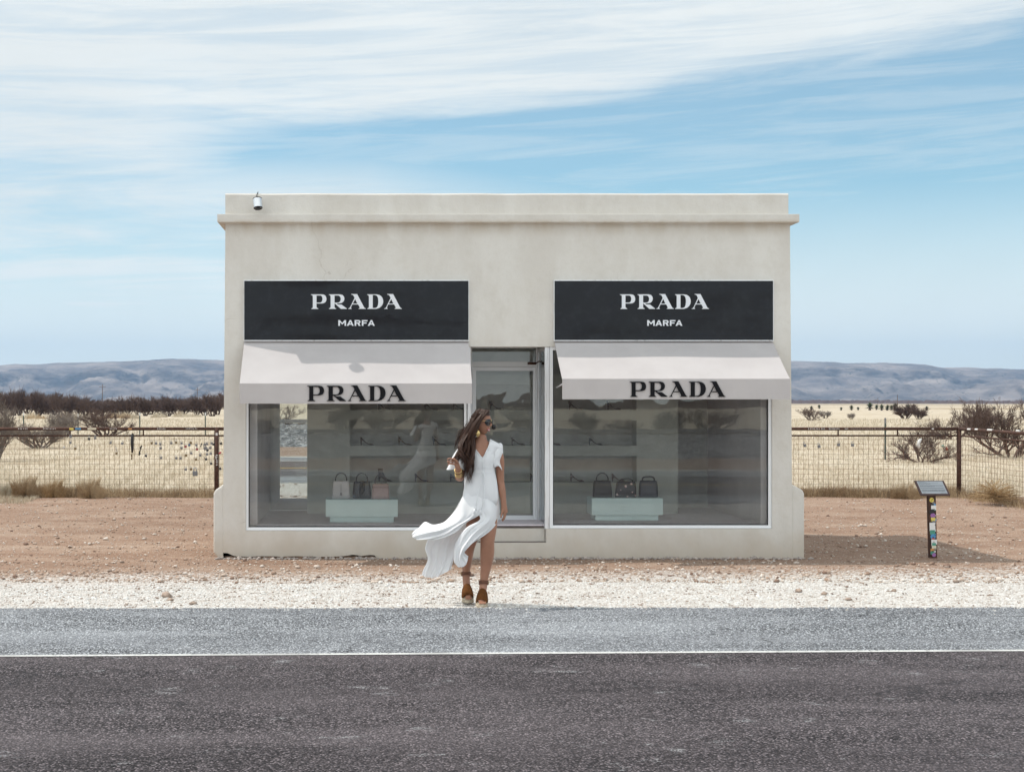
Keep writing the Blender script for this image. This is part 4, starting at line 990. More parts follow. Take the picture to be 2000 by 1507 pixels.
# ------------------------------------------------------------------ information sign
D = 19.3; ifs = thing('information_sign', 'tilted metal information plaque on a short post covered in stickers', 'sign', (wx(1822.5, D), D, -.27))
mb = MB(); x0, x1 = wx(1816, D), wx(1829, D); z1 = wz(966, D); mb.v = []
mb.loft([[(a+dx, y, z) for a, y in ((x0, D), (x1, D), (x1, D+.09), (x0, D+.09))] for z, dx in ((-.42, .012), (-.27, .012), (z1, -.01))]); mb.build('post', rust, ifs)
def pl(u, w_, o=0):   # plaque surface: u along the width, w_ up the slope
    a = P(1798.5+u*57.5, 967, 19.28); b = P(1785.5+u*57.5, 938.5, 19.5); nrm = Vector((0, -.66, .75)); return a+(b-a)*w_+nrm*o
mb = MB(); v = [pl(u, w_, o) for o in (-.012, .004) for u, w_ in ((0, 0), (1, 0), (1, 1), (0, 1))]; mb.add(v, [(3, 2, 1, 0), (4, 5, 6, 7), (0, 1, 5, 4), (1, 2, 6, 5), (2, 3, 7, 6), (3, 0, 4, 7)]); mb.build('frame', mat('plaque_frame', (.075, .04, .035), .6), ifs)
mb = MB(); v = [pl(u, w_, o) for o in (.0045, .0065) for u, w_ in ((.065, .10), (.935, .10), (.935, .95), (.065, .95))]; mb.add(v, [(3, 2, 1, 0), (4, 5, 6, 7), (0, 1, 5, 4), (1, 2, 6, 5), (2, 3, 7, 6), (3, 0, 4, 7)]); mb.build('plate', mat('plaque_plate', (.40, .42, .44), .35, .3), ifs)
mb = MB()
for w_, u0, u1 in [(.91, .10, .32), (.86, .10, .40), (.80, .10, .75), (.76, .10, .5), (.66, .10, .9), (.62, .10, .88), (.58, .10, .6), (.50, .10, .9), (.46, .10, .89), (.37, .10, .9), (.33, .10, .91), (.29, .10, .9), (.25, .10, .88), (.16, .12, .2), (.14, .7, .9)]:
    u = u0
    while u < u1:
        l = rnd.uniform(.015, .05); e = min(u+l, u1); v = [pl(a, b, o) for o in (.0068, .0078) for a, b in ((u, w_-.010), (e, w_-.010), (e, w_+.008), (u, w_+.008))]
        mb.add(v, [(4, 5, 6, 7), (0, 1, 5, 4), (1, 2, 6, 5), (2, 3, 7, 6), (3, 0, 4, 7)]); u = e+.010
tag(mb.build('text_lines', mat('plaque_text', (.14, .15, .17), .5), ifs), kind='stuff')
mb = MB()
for a, b in ((.5, .975), (.5, .05)): mb.ell(pl(a, b, .006), (.008, .008, .006), 8, 6)
mb.build('screw', pbk, ifs)
stk = [(976, 7, 'o', py_), (985.5, 5, 's', pbk), (991, 8, 's', pw), (999, 8, 'o', pbk), (1006.5, 7.5, 'o', ppu), (1014, 7, 's', py_), (1020, 6, 'o', lk['silver'][0]), (1025, 9, 's', pw), (1032, 9, 's', pw), (1039, 8, 's', pg_), (1047.5, 8, 'o', pb_), (1052, 4, 's', pr_), (1058, 9, 's', pw), (1063, 6, 's', pg_), (1069, 7, 's', pc_), (1074, 6, 's', po_), (1079, 6, 's', pg_), (1083, 6, 'o', ppu)]
for i in range(26):
    py0 = 978+i*4.1; c_ = P(1819.5+(py0-966)/120*2.2+rnd.uniform(-1, 5.5), py0, D-.0012); a = rnd.uniform(.012, .022); b = rnd.uniform(.010, .018); mb = MB()
    mb.box(c_.x-a, c_.x+a, c_.y, c_.y+.001, c_.z-b, c_.z+b); mb.build('sticker', [pw, lk['silver'][0], pb_, pw, pg_, pc_, pbk][i % 7], ifs)
for i, (py0, sz, sh, m) in enumerate(stk):
    cxp = 1821.5+(py0-966)/120*2+rnd.uniform(-2, 2); h = sz*1.3/F*D/2; c_ = P(cxp, py0, D-.002-.0006*i); mb = MB()
    if sh == 'o': mb.tube([c_, c_+Vector((0, .0015, 0))], h, 16)
    else: mb.box(c_.x-h, c_.x+h*.9, c_.y, c_.y+.0015, c_.z-h*.8, c_.z+h*.85)
    mb.build('sticker', m, ifs)
mb = MB()
for i in range(26):
    c_ = P(1818+rnd.random()*9.5, rnd.uniform(972, 1084), D-.016-.0002*i); a = rnd.uniform(.004, .012); b = rnd.uniform(.002, .005); mb.box(c_.x-a, c_.x+a, c_.y, c_.y+.0008, c_.z-b, c_.z+b)
tag(mb.build('sticker_print', pbk, ifs), kind='stuff')

# ------------------------------------------------------------------ plants
class TB:
    """fast collector of thin 3-sided branches"""
    def __init__(s): s.V = []; s.Fc = []; s.n = 0
    def seg(s, pts, rad):
        pts = np.asarray(pts, float); k = len(pts); d = np.gradient(pts, axis=0); d /= (np.linalg.norm(d, axis=1)[:, None]+1e-9)
        up = np.array([.31, .17, .93]); a = np.cross(d, up); a /= (np.linalg.norm(a, axis=1)[:, None]+1e-9); b = np.cross(a, d)
        rad = np.asarray(rad)[:, None]
        ring = np.stack([pts+(a*math.cos(t)+b*math.sin(t))*rad for t in (0, 2.094, 4.189)], 1)
        s.V.append(ring.reshape(-1, 3))
        for i in range(k-1):
            for j in range(3):
                j2 = (j+1) % 3; s.Fc.append((s.n+i*3+j, s.n+i*3+j2, s.n+(i+1)*3+j2, s.n+(i+1)*3+j))
        s.n += k*3
    def build(s, name, m, parent, smooth=False): return mesh_obj(name, np.concatenate(s.V), np.array(s.Fc, dtype=np.int32), m, parent, smooth, local=True)
def shrub_proto(name, seed, levels, stems, spread, up, m, wig=.35, r0=.030, kids=(3, 6), shrink=.68, twr=.30, lean=(0, 0), flat=1.0):
    """bare mesquite-like shrub about 1 m tall in local units"""
    r = random.Random(seed); root = thing(name, None, None); T, Wg = TB(), TB()
    def grow(p, d, L, rad, lv):
        n = 4; pts = [p]; q = Vector(p); dd = Vector(d)
        for i in range(n):
            dd = (dd+Vector((r.uniform(-1, 1), r.uniform(-1, 1), r.uniform(-.7, .9)))*wig*.55).normalized(); q = q+dd*(L/n); pts.append(Vector(q))
        rr = [rad*(1-.55*i/n) for i in range(n+1)]
        (T if lv >= levels-1 else Wg).seg([tuple(x) for x in pts], rr)
        if lv == 0: return
        for k in range(r.randint(*kids)):
            t_ = r.uniform(.25, 1.0); i = min(int(t_*n), n-1); b = pts[i].lerp(pts[i+1], t_*n-i)
            nd = (dd+Vector((r.uniform(-1, 1), r.uniform(-1, 1), r.uniform(-.45, .9)*flat))*.95).normalized()
            grow(b, nd, L*shrink*r.uniform(.7, 1.15), max(rad*.55*(1-.3*t_), r0*twr*.28), lv-1)
    for k in range(stems):
        a = 2*math.pi*(k+r.random()*.6)/stems; s_ = spread*r.uniform(.4, 1)
        d = Vector((math.cos(a)*s_+lean[0], math.sin(a)*s_+lean[1], up)).normalized()
        grow(Vector((math.cos(a)*.05, math.sin(a)*.05, -.03)), d, r.uniform(.36, .5), r0*r.uniform(.7, 1), levels)
    T.build('trunk', m, root); Wg.build('twigs', m, root)
    return root
sA = shrub_proto('mesquite_shrub', 3, 4, 7, 1.2, .75, bark)
sB = shrub_proto('mesquite_shrub', 9, 4, 8, .9, 1.0, bark_g)
sC = shrub_proto('mesquite_shrub', 17, 4, 6, 1.6, .55, bark, lean=(-.3, 0))
sD = shrub_proto('mesquite_shrub', 23, 3, 9, .8, 1.1, bark, kids=(5, 7), r0=.03, twr=.6)
used = set(); BB = {}
def place(proto, px, D, wpx, hpx, lab, grp=None, rot=None, name=None, cat='shrub'):
    o = proto if proto.name not in used else copy_tree(proto)
    if proto.name not in BB:
        pts = np.concatenate([np.array([v.co[:] for v in ch.data.vertices]) for ch in proto.children])
        BB[proto.name] = ((np.percentile(pts[:, 0], 98.5)-np.percentile(pts[:, 0], 1.5)), np.percentile(pts[:, 2], 99))
    bw, bh = BB[proto.name]; used.add(proto.name); x = wx(px, D); o.location = (x, D, float(gz(x, D)))
    o.scale = (wpx/F*D/bw, wpx/F*D/bw, hpx/F*D/bh)
    o.rotation_euler.z = rnd.uniform(0, 6.28) if rot is None else rot
    if name: o.name = name
    tag(o, lab, cat, grp); return o
G1 = 'bare mesquite shrubs behind the fences'
place(sA, 203, 80, 118, 52, 'wide bare dark shrub with arching branches above the left fence rail', G1, rot=.4)
place(sB, -12, 47, 90, 118, 'tall bare dark shrub cut by the left edge of the photo', G1)
place(sB, 75, 60, 110, 46, 'low grey twiggy shrub behind the left fence, next to the tall one', G1)
place(sB, 125, 78, 70, 50, 'grey bare shrub behind the left fence, touching the wide dark one', G1)
place(sC, 1800, 46, 138, 70, 'spreading bare shrub behind the right fence, above the plaque', G1, rot=1.1)
place(sA, 1975, 50, 180, 108, 'large dense bare shrub behind the right corner fence', G1, rot=2.2)
place(sC, 1860, 74, 112, 70, 'leaning bare shrub rising behind the corner post', G1, rot=-.3)
place(sD, 1915, 78, 66, 60, 'upright bushy bare shrub between the leaning one and the large one', G1)
place(sA, 1583, 150, 44, 24, 'small bare shrub on the plain close beside the shop wall', G1)
place(sB, 1612, 170, 24, 15, 'tiny bare shrub right of the small one by the shop', G1)
place(sD, 1768, 165, 50, 28, 'round dark shrub below the taller bare pole', G1)
place(sD, 1795, 160, 34, 22, 'round dark shrub right of the bare pole, smaller of the pair', G1)
place(sB, 1663, 160, 16, 12, 'tiny grey shrub in the middle of the right plain', G1)
G2 = 'far line of bare dark brush on the left'
rows = []
for i in range(30):
    px = -25+i*16.2+rnd.uniform(-4, 4); D = rnd.uniform(190, 235)
    topy = np.interp(px, [-30, 30, 60, 110, 160, 200, 250, 300, 350, 400, 440], [768, 765, 764, 768, 775, 783, 776, 777, 776, 774, 769])+rnd.uniform(-2, 5)
    basey = PY+(CZ+.1)*F/D
    place(rnd.choice([sD, sD, sA, sB if False else sD]), px, D, rnd.uniform(34, 50), (basey-topy)*1.0, 'bare dark brush in the thicket line far behind the left fence', G2)
for i in range(22):
    px = -20+i*22+rnd.uniform(-6, 6); D = rnd.uniform(240, 300)
    basey = PY+(CZ+.1)*F/D; topy = np.interp(px, [-30, 60, 160, 220, 440], [768, 767, 779, 785, 773])+rnd.uniform(-1, 5)
    place(sD, px, D, rnd.uniform(34, 48), basey-topy, 'bare dark brush in the thicket line far behind the left fence', G2)
# yuccas
def yucca_proto(seed):
    r = random.Random(seed); root = thing('yucca', None, None); mb = MB(); mb.tube([(0, 0, -.05), (.02, 0, .25)], [.14, .12], 6); mb.build('trunk', bark, root, local=True)
    mb = MB()
    for k in range(200):
        a = r.uniform(0, 6.28); e = r.uniform(-.7, 1.5); d = Vector((math.cos(a)*math.cos(e), math.sin(a)*math.cos(e), math.sin(e))); s_ = d.cross(Vector((0, 0, 1))).normalized()*.05
        c_ = Vector((0, 0, .38)); L = r.uniform(.42, .60); mb.add([c_+s_, c_-s_, c_+d*L], [(0, 1, 2)])
    mb.build('leaves', yucm, root, local=True); return root
yc1 = yucca_proto(4)
for i, (px, py, D, h, lab) in enumerate([(1585, 801, 330, 8, 'small dark yucca just above the shrub by the shop wall'), (1600, 796, 420, 7, 'tiny dark yucca nearest the horizon by the shop wall'), (1643, 801, 330, 6, 'tiny yucca alone between the shop and the tall yucca'), (1663, 799, 340, 9, 'dark green yucca above a grey shrub on the right plain'), (1676, 800, 340, 6, 'small round yucca left of the tall yucca'), (1699, 799, 340, 14, 'tallest dark green yucca on the right plain'), (1712, 797, 360, 9, 'rounded yucca right of the tallest one'), (1722, 800, 330, 11, 'broad yucca left of the taller bare pole'), (1733, 800, 330, 10, 'broad yucca touching the taller bare pole'), (1741, 799, 340, 9, 'yucca in the clump, third from the pole'), (1748, 800, 330, 13, 'tall yucca directly left of the taller pole'), (1774, 795, 380, 9, 'dark yucca behind the round shrub'), (1785, 794, 380, 9, 'dark yucca right of the round shrub top'), (1810, 801, 320, 8, 'yucca left of the leaning bare shrub'), (1942, 798, 360, 6, 'small yucca seen through the large right shrub')]):
    o = yc1 if i == 0 else copy_tree(yc1); x = wx(px, D); o.location = (x, D, float(gz(x, D))); s_ = h/F*D*1.05; o.scale = (s_*.95, s_*.95, s_); o.rotation_euler.z = rnd.uniform(0, 6); o.scale = (s_*1.5, s_*1.5, s_*1.2); tag(o, lab, 'yucca', 'yuccas on the plain')

# grass: field, fence line and clumps
def blades(name, x, y, h, w, m, lean=.5, seed=1, parent=None, local=False, z=None, center=None):
    r = np.random.RandomState(seed); n = len(x); a = r.uniform(0, 6.28, n); ld = r.uniform(0, 6.28, n); le = r.uniform(.1, 1, n)*lean*h
    b = np.stack([x, y, gz(x, y) if z is None else z], -1); s_ = np.stack([np.cos(a), np.sin(a)*.4, a*0], -1)*w[:, None]
    L = np.stack([np.cos(ld)*le, np.sin(ld)*le, h*0], -1)
    if center is not None:
        o = b-np.array(center); o[:, 2] = 0; L = L+o*center_pull
    mid = b+L*.35+np.stack([h*0, h*0, h*.6], -1); top = b+L+np.stack([h*0, h*0, h], -1)
    V = np.stack([b-s_, b+s_, mid+s_*.6, mid-s_*.6, top], 1).reshape(-1, 3)
    i = (np.arange(n)*5)[:, None]
    q = np.concatenate([np.concatenate([i, i+1, i+2], 1), np.concatenate([i, i+2, i+3], 1), np.concatenate([i+3, i+2, i+4], 1)])
    return mesh_obj(name, V, q.astype(np.int32), m, parent, loc=None if parent is not None else (float(x.mean()), float(y.mean()), 0))
center_pull = .5
n = 110000
u = npr.rand(n); yy = 29.5+130*u**2.1; sp = (yy/29.5)
xx = wx(0, 1)*yy+ (npr.rand(n))*(2100/F)*yy-60/F*yy
tuft = np.round(xx*2.2/np.sqrt(sp))/2.2*np.sqrt(sp)
xx = np.where(npr.rand(n) < .6, tuft+npr.normal(0, .09, n)*np.sqrt(sp), xx)
hh = npr.uniform(.08, .24, n)*(1+.6*(fbm(xx*.3, yy*.15, 3, 6)-.5)*2)*np.clip(.8+.25*(sp-1)*.4, .8, 1.6)
keep = hh > .03
tag(blades('dry_grass', xx[keep], yy[keep], hh[keep], (.0045*sp**.95)[keep], strawm, .8, 3), kind='stuff')
n = 16000; xx = np.concatenate([npr.uniform(wx(-60, YW), wx(445, YW), n//2), npr.uniform(wx(1545, YW), wx(1885, YW), n//2)]); yy = YW+npr.normal(.12, .16, n)
hh = npr.uniform(.05, .24, n)*(.5+fbm(xx*1.1, yy*.3, 3, 12))
tag(blades('dry_grass', xx, yy, hh, np.full(n, .004), strawb, .8, 5), kind='stuff')
n = 4000; tq = npr.rand(n)*5; xx = cor.x+dirv.x*tq+npr.normal(.1, .15, n); yy = cor.y+dirv.y*tq+npr.normal(0, .12, n)
tag(blades('dry_grass', xx, yy, npr.uniform(.05, .2, n), np.full(n, .004), strawb, .8, 6), kind='stuff')
n = 2500; xx = npr.uniform(wx(-60, 28.5), wx(70, 28.5), n); yy = npr.uniform(27.6, 29.2, n)
tag(blades('dry_grass', xx, yy, npr.uniform(.02, .10, n), np.full(n, .004), strawm, 1.2, 7), kind='stuff')
def clump(px, D, wp, hp, m, lab, seed, n=2200, name='grass_clump', cat='dry grass'):
    global center_pull
    r = np.random.RandomState(seed); w_ = wp/F*D/2; h_ = hp/F*D; cx_ = wx(px, D); a = r.uniform(0, 6.28, n); q = np.sqrt(r.rand(n))*w_*.95
    x = cx_+np.cos(a)*q; y = D+np.sin(a)*q*.8; hh = h_*np.sqrt(np.clip(1-(q/w_)**2, .1, 1))*r.uniform(.35, 1.05, n); center_pull = .22
    tag(blades(name, x, y, hh, np.full(n, .0038), m, .38, seed, center=(cx_, D, 0)), lab, cat, 'dry grass clumps along the fences')
clump(52, 28.95, 58, 50, strawb, 'tall brown dry grass clump, leftmost at the foot of the left fence', 1, 3200)
clump(106, 29.0, 52, 40, weedm, 'greyish brown dry grass clump, middle one at the left fence', 2, 2600)
clump(178, 28.95, 54, 46, strawb, 'tall brown dry grass clump nearest the shop at the left fence', 3, 3000)
clump(140, 29.05, 40, 24, strawb, 'low dry grass clump between two tall ones at the left fence', 4, 1500)
clump(15, 29.1, 56, 34, strawm, 'pale straw clump at the left edge of the photo', 5, 2000)
clump(1768, 29.0, 60, 34, strawb, 'brown dry grass clump behind the plaque at the right fence', 6, 2400)
clump(1688, 29.2, 40, 18, weedm, 'low grey brown grass clump between shop and plaque', 8, 1000)
# brown ground clumps among the far brush
for i in range(16):
    px = rnd.uniform(0, 430); D = rnd.uniform(165, 188)
    center_pull = .4; r = np.random.RandomState(50+i); nn = 240; w_ = rnd.uniform(.9, 2.4); cx_ = wx(px, D); q = np.sqrt(r.rand(nn))*w_*.7; a = r.uniform(0, 6.28, nn)
    tag(blades('grass_clump', cx_+np.cos(a)*q, D+np.sin(a)*q, r.uniform(.2, 1.05, nn)*np.clip(1.1-(q/w_)**1.2*1.4, .12, 1), np.full(nn, .035), strawm if i % 3 else strawb, .7, 60+i), 'dry bunch grass in front of the far brush line on the left', 'dry grass', 'dry bunch grass before the far brush')
# tumbleweed
def tumbleweed(px, D, r_, lab, seed):
    r = random.Random(seed); T = TB()
    for k in range(260):
        a = r.uniform(0, 6.28); e = r.uniform(-.3, 1.5); p = Vector((0, 0, r_*.5)); d = Vector((math.cos(a)*math.cos(e), math.sin(a)*math.cos(e), math.sin(e))); pts = [p]
        bend = Vector((r.uniform(-1, 1), r.uniform(-1, 1), r.uniform(-.6, .3)))
        for i in range(7): d = (d+bend*.28).normalized(); pts.append(pts[-1]+d*r_*.19)
        T.seg([(q.x*1.25, q.y, max(q.z, .0)*.95) for q in pts], [.005]*4+[.004]*4)
    x = wx(px, D); o = T.build('tumbleweed', weedm, None); o.location = (x, D, float(gz(x, D))); tag(o, lab, 'tumbleweed')
tumbleweed(1943, 27.4, .30, 'round straw-coloured tumbleweed lying before the right corner fence', 4)

# shrubs and low brush behind the camera, seen in the mirror and the glass
G3 = 'bare shrubs beyond the railway'
for i in range(26):
    x = -34+i*2.9+rnd.uniform(-1, 1); y = -34-rnd.uniform(0, 26); o = copy_tree(rnd.choice([sA, sB, sD])); s_ = rnd.uniform(1.8, 3.0)
    o.location = (x, y, -.3); o.scale = (s_, s_, s_*.95); o.rotation_euler.z = rnd.uniform(0, 6.28); tag(o, 'bare shrub beyond the railway, seen only as a reflection', 'shrub', G3)
belt('reflected_brush', -420, -900, 900, 2.8, 1200, 8)

# ------------------------------------------------------------------ stones
def stones(name, x, y, s, m, seed, emb=.25):
    r = np.random.RandomState(seed); n = len(x)
    base = np.array([[1, 0, 0], [.3, .9, 0], [-.8, .6, 0], [-.8, -.6, 0], [.3, -.9, 0], [.5, .1, .62], [-.3, .5, .7], [-.3, -.5, .6], [.0, 0, -.6]], float)
    v = base[None]*(1+.35*r.uniform(-1, 1, (n, 9, 3))); a = r.uniform(0, 6.28, n); ca, sa = np.cos(a)[:, None], np.sin(a)[:, None]
    X_ = v[..., 0]*ca-v[..., 1]*sa; Y_ = v[..., 0]*sa+v[..., 1]*ca
    v = np.stack([X_, Y_, v[..., 2]*r.uniform(.5, 1.0, (n, 1))], -1)*s[:, None, None]
    v += np.stack([x, y, gz(x, y)+s*emb], -1)[:, None, :]
    t3 = np.array([[0, 1, 5], [1, 6, 5], [1, 2, 6], [2, 3, 6], [3, 7, 6], [3, 4, 7], [4, 5, 7], [4, 0, 5], [5, 6, 7], [1, 0, 8], [2, 1, 8], [3, 2, 8], [4, 3, 8], [0, 4, 8]])
    f = (t3[None]+(np.arange(n)*9)[:, None, None]).reshape(-1, 3)
    return mesh_obj(name, v.reshape(-1, 3), f.astype(np.int32), m, loc=(0, 15, 0))
n = 30000; xx = npr.uniform(-4.2, 9.2, n); yy = 12.72+(2.55+.10*xx+npr.normal(0, .22, n))*npr.rand(n)**1.0
tag(stones('gravel', xx, yy, np.clip(npr.lognormal(-5.0, .48, n), .003, .035), stonem, 1, .05), kind='stuff')
n = 1500; xx = npr.uniform(-4.2, 9.2, n); yy = 12.78-np.abs(npr.normal(0, .11, n))
tag(stones('gravel', xx, yy, np.clip(npr.lognormal(-5.3, .4, n), .003, .02), stonem, 12, .3), kind='stuff')
n = 1700; xx = npr.uniform(-4.2, 9.2, n); yy = 12.8+(2.6+.10*xx)*npr.rand(n)
tag(stones('brown_pebbles', xx, yy, np.clip(npr.lognormal(-4.95, .4, n), .004, .03), mat('pebble_brown', rough=.95, build=simple_var((.27, .20, .16), .4, 12)), 9, .2), kind='stuff')
n = 15000; yy = 15.2+13.5*npr.rand(n)**1.5; xx = (npr.uniform(-80, 2060, n)-PX)/F*yy; k = ~((xx > X0-.1) & (xx < X1+.1) & (yy > YF-.02))
tag(stones('dirt_pebbles', xx[k], yy[k], np.clip(npr.lognormal(-4.55, .5, k.sum()), .005, .045), stoned, 2), kind='stuff')
n = 900; xx = npr.uniform(X0-.1, X1+.25, n); yy = YF-.03-np.abs(npr.normal(0, .09, n))
tag(stones('rubble', xx, yy, np.clip(npr.lognormal(-4.0, .4, n), .008, .04), mat('rubble', rough=.95, build=simple_var((.38, .33, .30), .4, 12)), 3), kind='stuff')
rockm = mat('rock_brown', rough=.95, build=simple_var((.33, .25, .20), .35, 15))
for px, py, s_, lab in [(325, 1166, .055, 'grey brown rock, largest of three on the white gravel at left'), (333, 1173, .04, 'flat pale rock on the white gravel below the largest one'), (378, 1180, .05, 'low reddish rock near the pavement edge at left'), (238, 1098.5, .045, 'dark rock on the dirt left of the shop corner'), (215, 1115, .04, 'dark rock on the dirt near the gravel edge'), (1560, 1156, .04, 'brown rock on the gravel right of the shop'), (1611, 1161, .04, 'brown rock on the gravel below the shop corner'), (1658, 1172, .045, 'reddish pointed rock on the gravel at right'), (1866, 1137, .042, 'dark pointed rock on the gravel below the plaque'), (1745, 1155, .038, 'tan rock on the gravel between corner and plaque')]:
    zz = -.04
    for _ in range(6): D = (CZ-zz)*F/(py-PY); zz = float(gz(wx(px, D), D))
    o = stones('rock', np.array([wx(px, D)]), np.array([D]), np.array([s_]), rockm, int(px)); 
    o.data.transform(Matrix.Translation((0, 15-D, 0))); o.location.y = D
    tag(o, lab, 'rock')

# ------------------------------------------------------------------ the woman
DW = 12.98; ZGW = float(gz(.95, DW))
OX = wx(780+560/3.503, DW); K = 757.0
woman = thing('person', 'woman in a long white windblown dress and brown wedge sandals, looking right', 'person', (OX, DW, ZGW))
def L(zx, zy, d=0.0): return Vector(((zx-560)/K, d, (1427-zy)/K))
def sk(hexrgb):
    def f(g, b, n):
        p = geo(g); g.set(b.inputs['Base Color'], g.mix(g.ss(g.noise(p, 14, 3), .3, .7), tuple(x*.92 for x in hexrgb), tuple(x*1.06 for x in hexrgb)))
        b.inputs['Subsurface Weight'].default_value = .08; b.inputs['Subsurface Radius'].default_value = (.01, .004, .002)
    return f
skin = mat('skin', rough=.5, spec=.4, build=sk((.35, .172, .11)))
skinl = skin
def fat(ch, k): return [(p, (r_[0]*k, r_[1]*k) if hasattr(r_, '__len__') else r_*k) for p, r_ in ch]
def skin_mesh(chains):
    """chains: list of (list of (Vector, radius), parent_index or None). returns evaluated mesh verts/faces"""
    me = bpy.data.meshes.new('sk'); vs = []; es = []; rs = []
    for ch, par in chains:
        prev = par
        for p, r_ in ch:
            vs.append(tuple(p)); rs.append(r_); i = len(vs)-1
            if prev is not None: es.append((prev, i))
            prev = i
    me.from_pydata(vs, es, []); o = bpy.data.objects.new('sk', me); COL.objects.link(o)
    md = o.modifiers.new('s', 'SKIN'); md.use_smooth_shade = True
    for i, r_ in enumerate(rs):
        sv = me.skin_vertices[0].data[i]; sv.radius = r_ if hasattr(r_, '__len__') else (r_, r_); sv.use_root = (i == 0)
    sb = o.modifiers.new('b', 'SUBSURF'); sb.levels = 2; sb.render_levels = 2
    dg = bpy.context.evaluated_depsgraph_get(); dg.update(); ev = bpy.data.meshes.new_from_object(o.evaluated_get(dg)); bpy.data.objects.remove(o)
    return [tuple(v.co) for v in ev.vertices], [tuple(p.vertices) for p in ev.polygons]
body = MB()
# torso, neck, arms, legs (index 0 = pelvis root)
T0 = [(L(578, 700), .105), (L(574, 610), .090), (L(566, 520), .088), (L(563, 430), .098), (L(560, 350), .085), (L(556, 318), .058), (L(560, 285, -.005), .046), (L(566, 245, .0), .046)]
idx_ch = 4
T0 = T0[:5]+fat(T0[5:], 1.1); chains = [(T0, None)]
n0 = len(T0)
armL = [(L(628, 345), .052), (L(672, 362), .046), (L(688, 430, .01), .041), (L(690, 505, .02), .036), (L(694, 580, .02), .032), (L(703, 640, .005), .033), (L(711, 700, -.012), .025), (L(714, 742, -.022), (.019, .024)), (L(717, 772, -.03), (.016, .034)), (L(719, 796, -.036), (.013, .033))]
armL = fat(armL[:8], 1.15)+armL[8:]; chains.append((armL, 4)); iL = n0+len(armL)-1
armR = [(L(490, 345), .052), (L(452, 365), .046), (L(432, 440, .0), .042), (L(420, 520, .0), .037), (L(412, 560, -.01), .036), (L(405, 545, -.07), .034), (L(400, 510, -.13), .029), (L(393, 482, -.17), (.024, .021)), (L(385, 455, -.20), (.034, .018)), (L(374, 432, -.215), (.034, .016))]
armR = fat(armR[:8], 1.12)+armR[8:]; chains.append((armR, 4)); iR = iL+len(armR)
legA = [(L(612, 770), .088), (L(612, 870, -.015), .076), (L(602, 960, -.03), .058), (L(600, 1000, -.03), .054), (L(603, 1060, -.0), .058), (L(598, 1130, .02), .049), (L(586, 1210, .02), .036), (L(579, 1262, .02), .034), (L(574, 1300, .01), .035), (L(565, 1345, -.04), .036), (L(556, 1380, -.10), (.026, .036)), (L(551, 1390, -.14), (.014, .040))]
legA = legA[:1]+fat(legA[1:2], 1.12)+fat(legA[2:7], 1.24)+fat(legA[7:9], 1.1)+legA[9:]; chains.append((legA, 0)); iA = iR+len(legA)
legB = [(L(540, 770), .086), (L(515, 880, .03), .074), (L(482, 1000, .05), .056), (L(473, 1045, .07), .050), (L(470, 1100, .13), .049), (L(468, 1160, .18), .042), (L(467, 1215, .22), .033), (L(467, 1245, .22), .033), (L(469, 1290, .20), .034), (L(471, 1335, .15), .035), (L(473, 1368, .09), (.025, .036)), (L(474, 1378, .05), (.013, .038))]
legB = legB[:1]+fat(legB[1:2], 1.1)+fat(legB[2:6], 1.20)+fat(legB[6:9], 1.1)+legB[9:]; chains.append((legB, 0))
v, f = skin_mesh(chains); body.add(v, f)
# fingers: each its own chain rooted inside the palm
def finger(pts, r0=.0085, r1=.0062):
    n_ = len(pts); ch = [(p, r0+(r1-r0)*i/(n_-1)) for i, p in enumerate(pts)]; v, f = skin_mesh([(ch, None)]); body.add(v, f)
for k, (dx, dl) in enumerate([(-.006, .0), (.002, .012), (.009, .006), (.015, -.010)]):   # relaxed left hand, palm towards the thigh
    bx, by, bd = 716+dx*K*.9, 800, -.052+k*.017
    finger([L(bx, by-16, bd), L(bx+2, by+6+dl*300, bd-.002), L(bx-4, by+26+dl*600, bd+.0), L(bx-17, by+38+dl*700, bd+.004)])
finger([L(708, 762, -.05), L(699, 785, -.066), L(692, 806, -.07), L(690, 824, -.068)], .0095, .0075)
for k in range(4):    # right hand curled, holding hair; fingers point left and towards the camera
    z0 = 418+k*13; d0 = -.235+k*.004
    ln_ = [1.0, 1.08, 1.0, .82][k]
    finger([L(372+k*4, z0+6, d0+.018), L(350, z0-4+k*3, d0-.014), L(350-22*ln_, z0-8+k*6, d0-.03), L(336-22*ln_+k*3, z0+2+k*6, d0-.020)] if k < 3 else [L(380, 452, -.215), L(352, 450, -.235), L(330, 440, -.235), L(316, 430, -.23)])
finger([L(392, 446, -.215), L(380, 428, -.245), L(366, 416, -.255), L(352, 412, -.252)], .010, .0078)
# toes
for k in range(5): finger([L(556-12+k*9, 1386, -.13), L(555-13+k*9, 1393, -.155), L(554-14+k*9, 1397, -.168)], .0085, .0075)
for k in range(5): finger([L(474-15+k*8.5, 1376, .06), L(474-16+k*8.5, 1383, .036), L(474-16+k*8.5, 1386, .024)], .008, .007)
# head: face looks right and a little to the camera
yaw = R(-62); tilt = R(-3)
HM = Matrix.Rotation(yaw, 3, 'Z') @ Matrix.Rotation(tilt, 3, 'X')
HC = L(563, 172, .0)
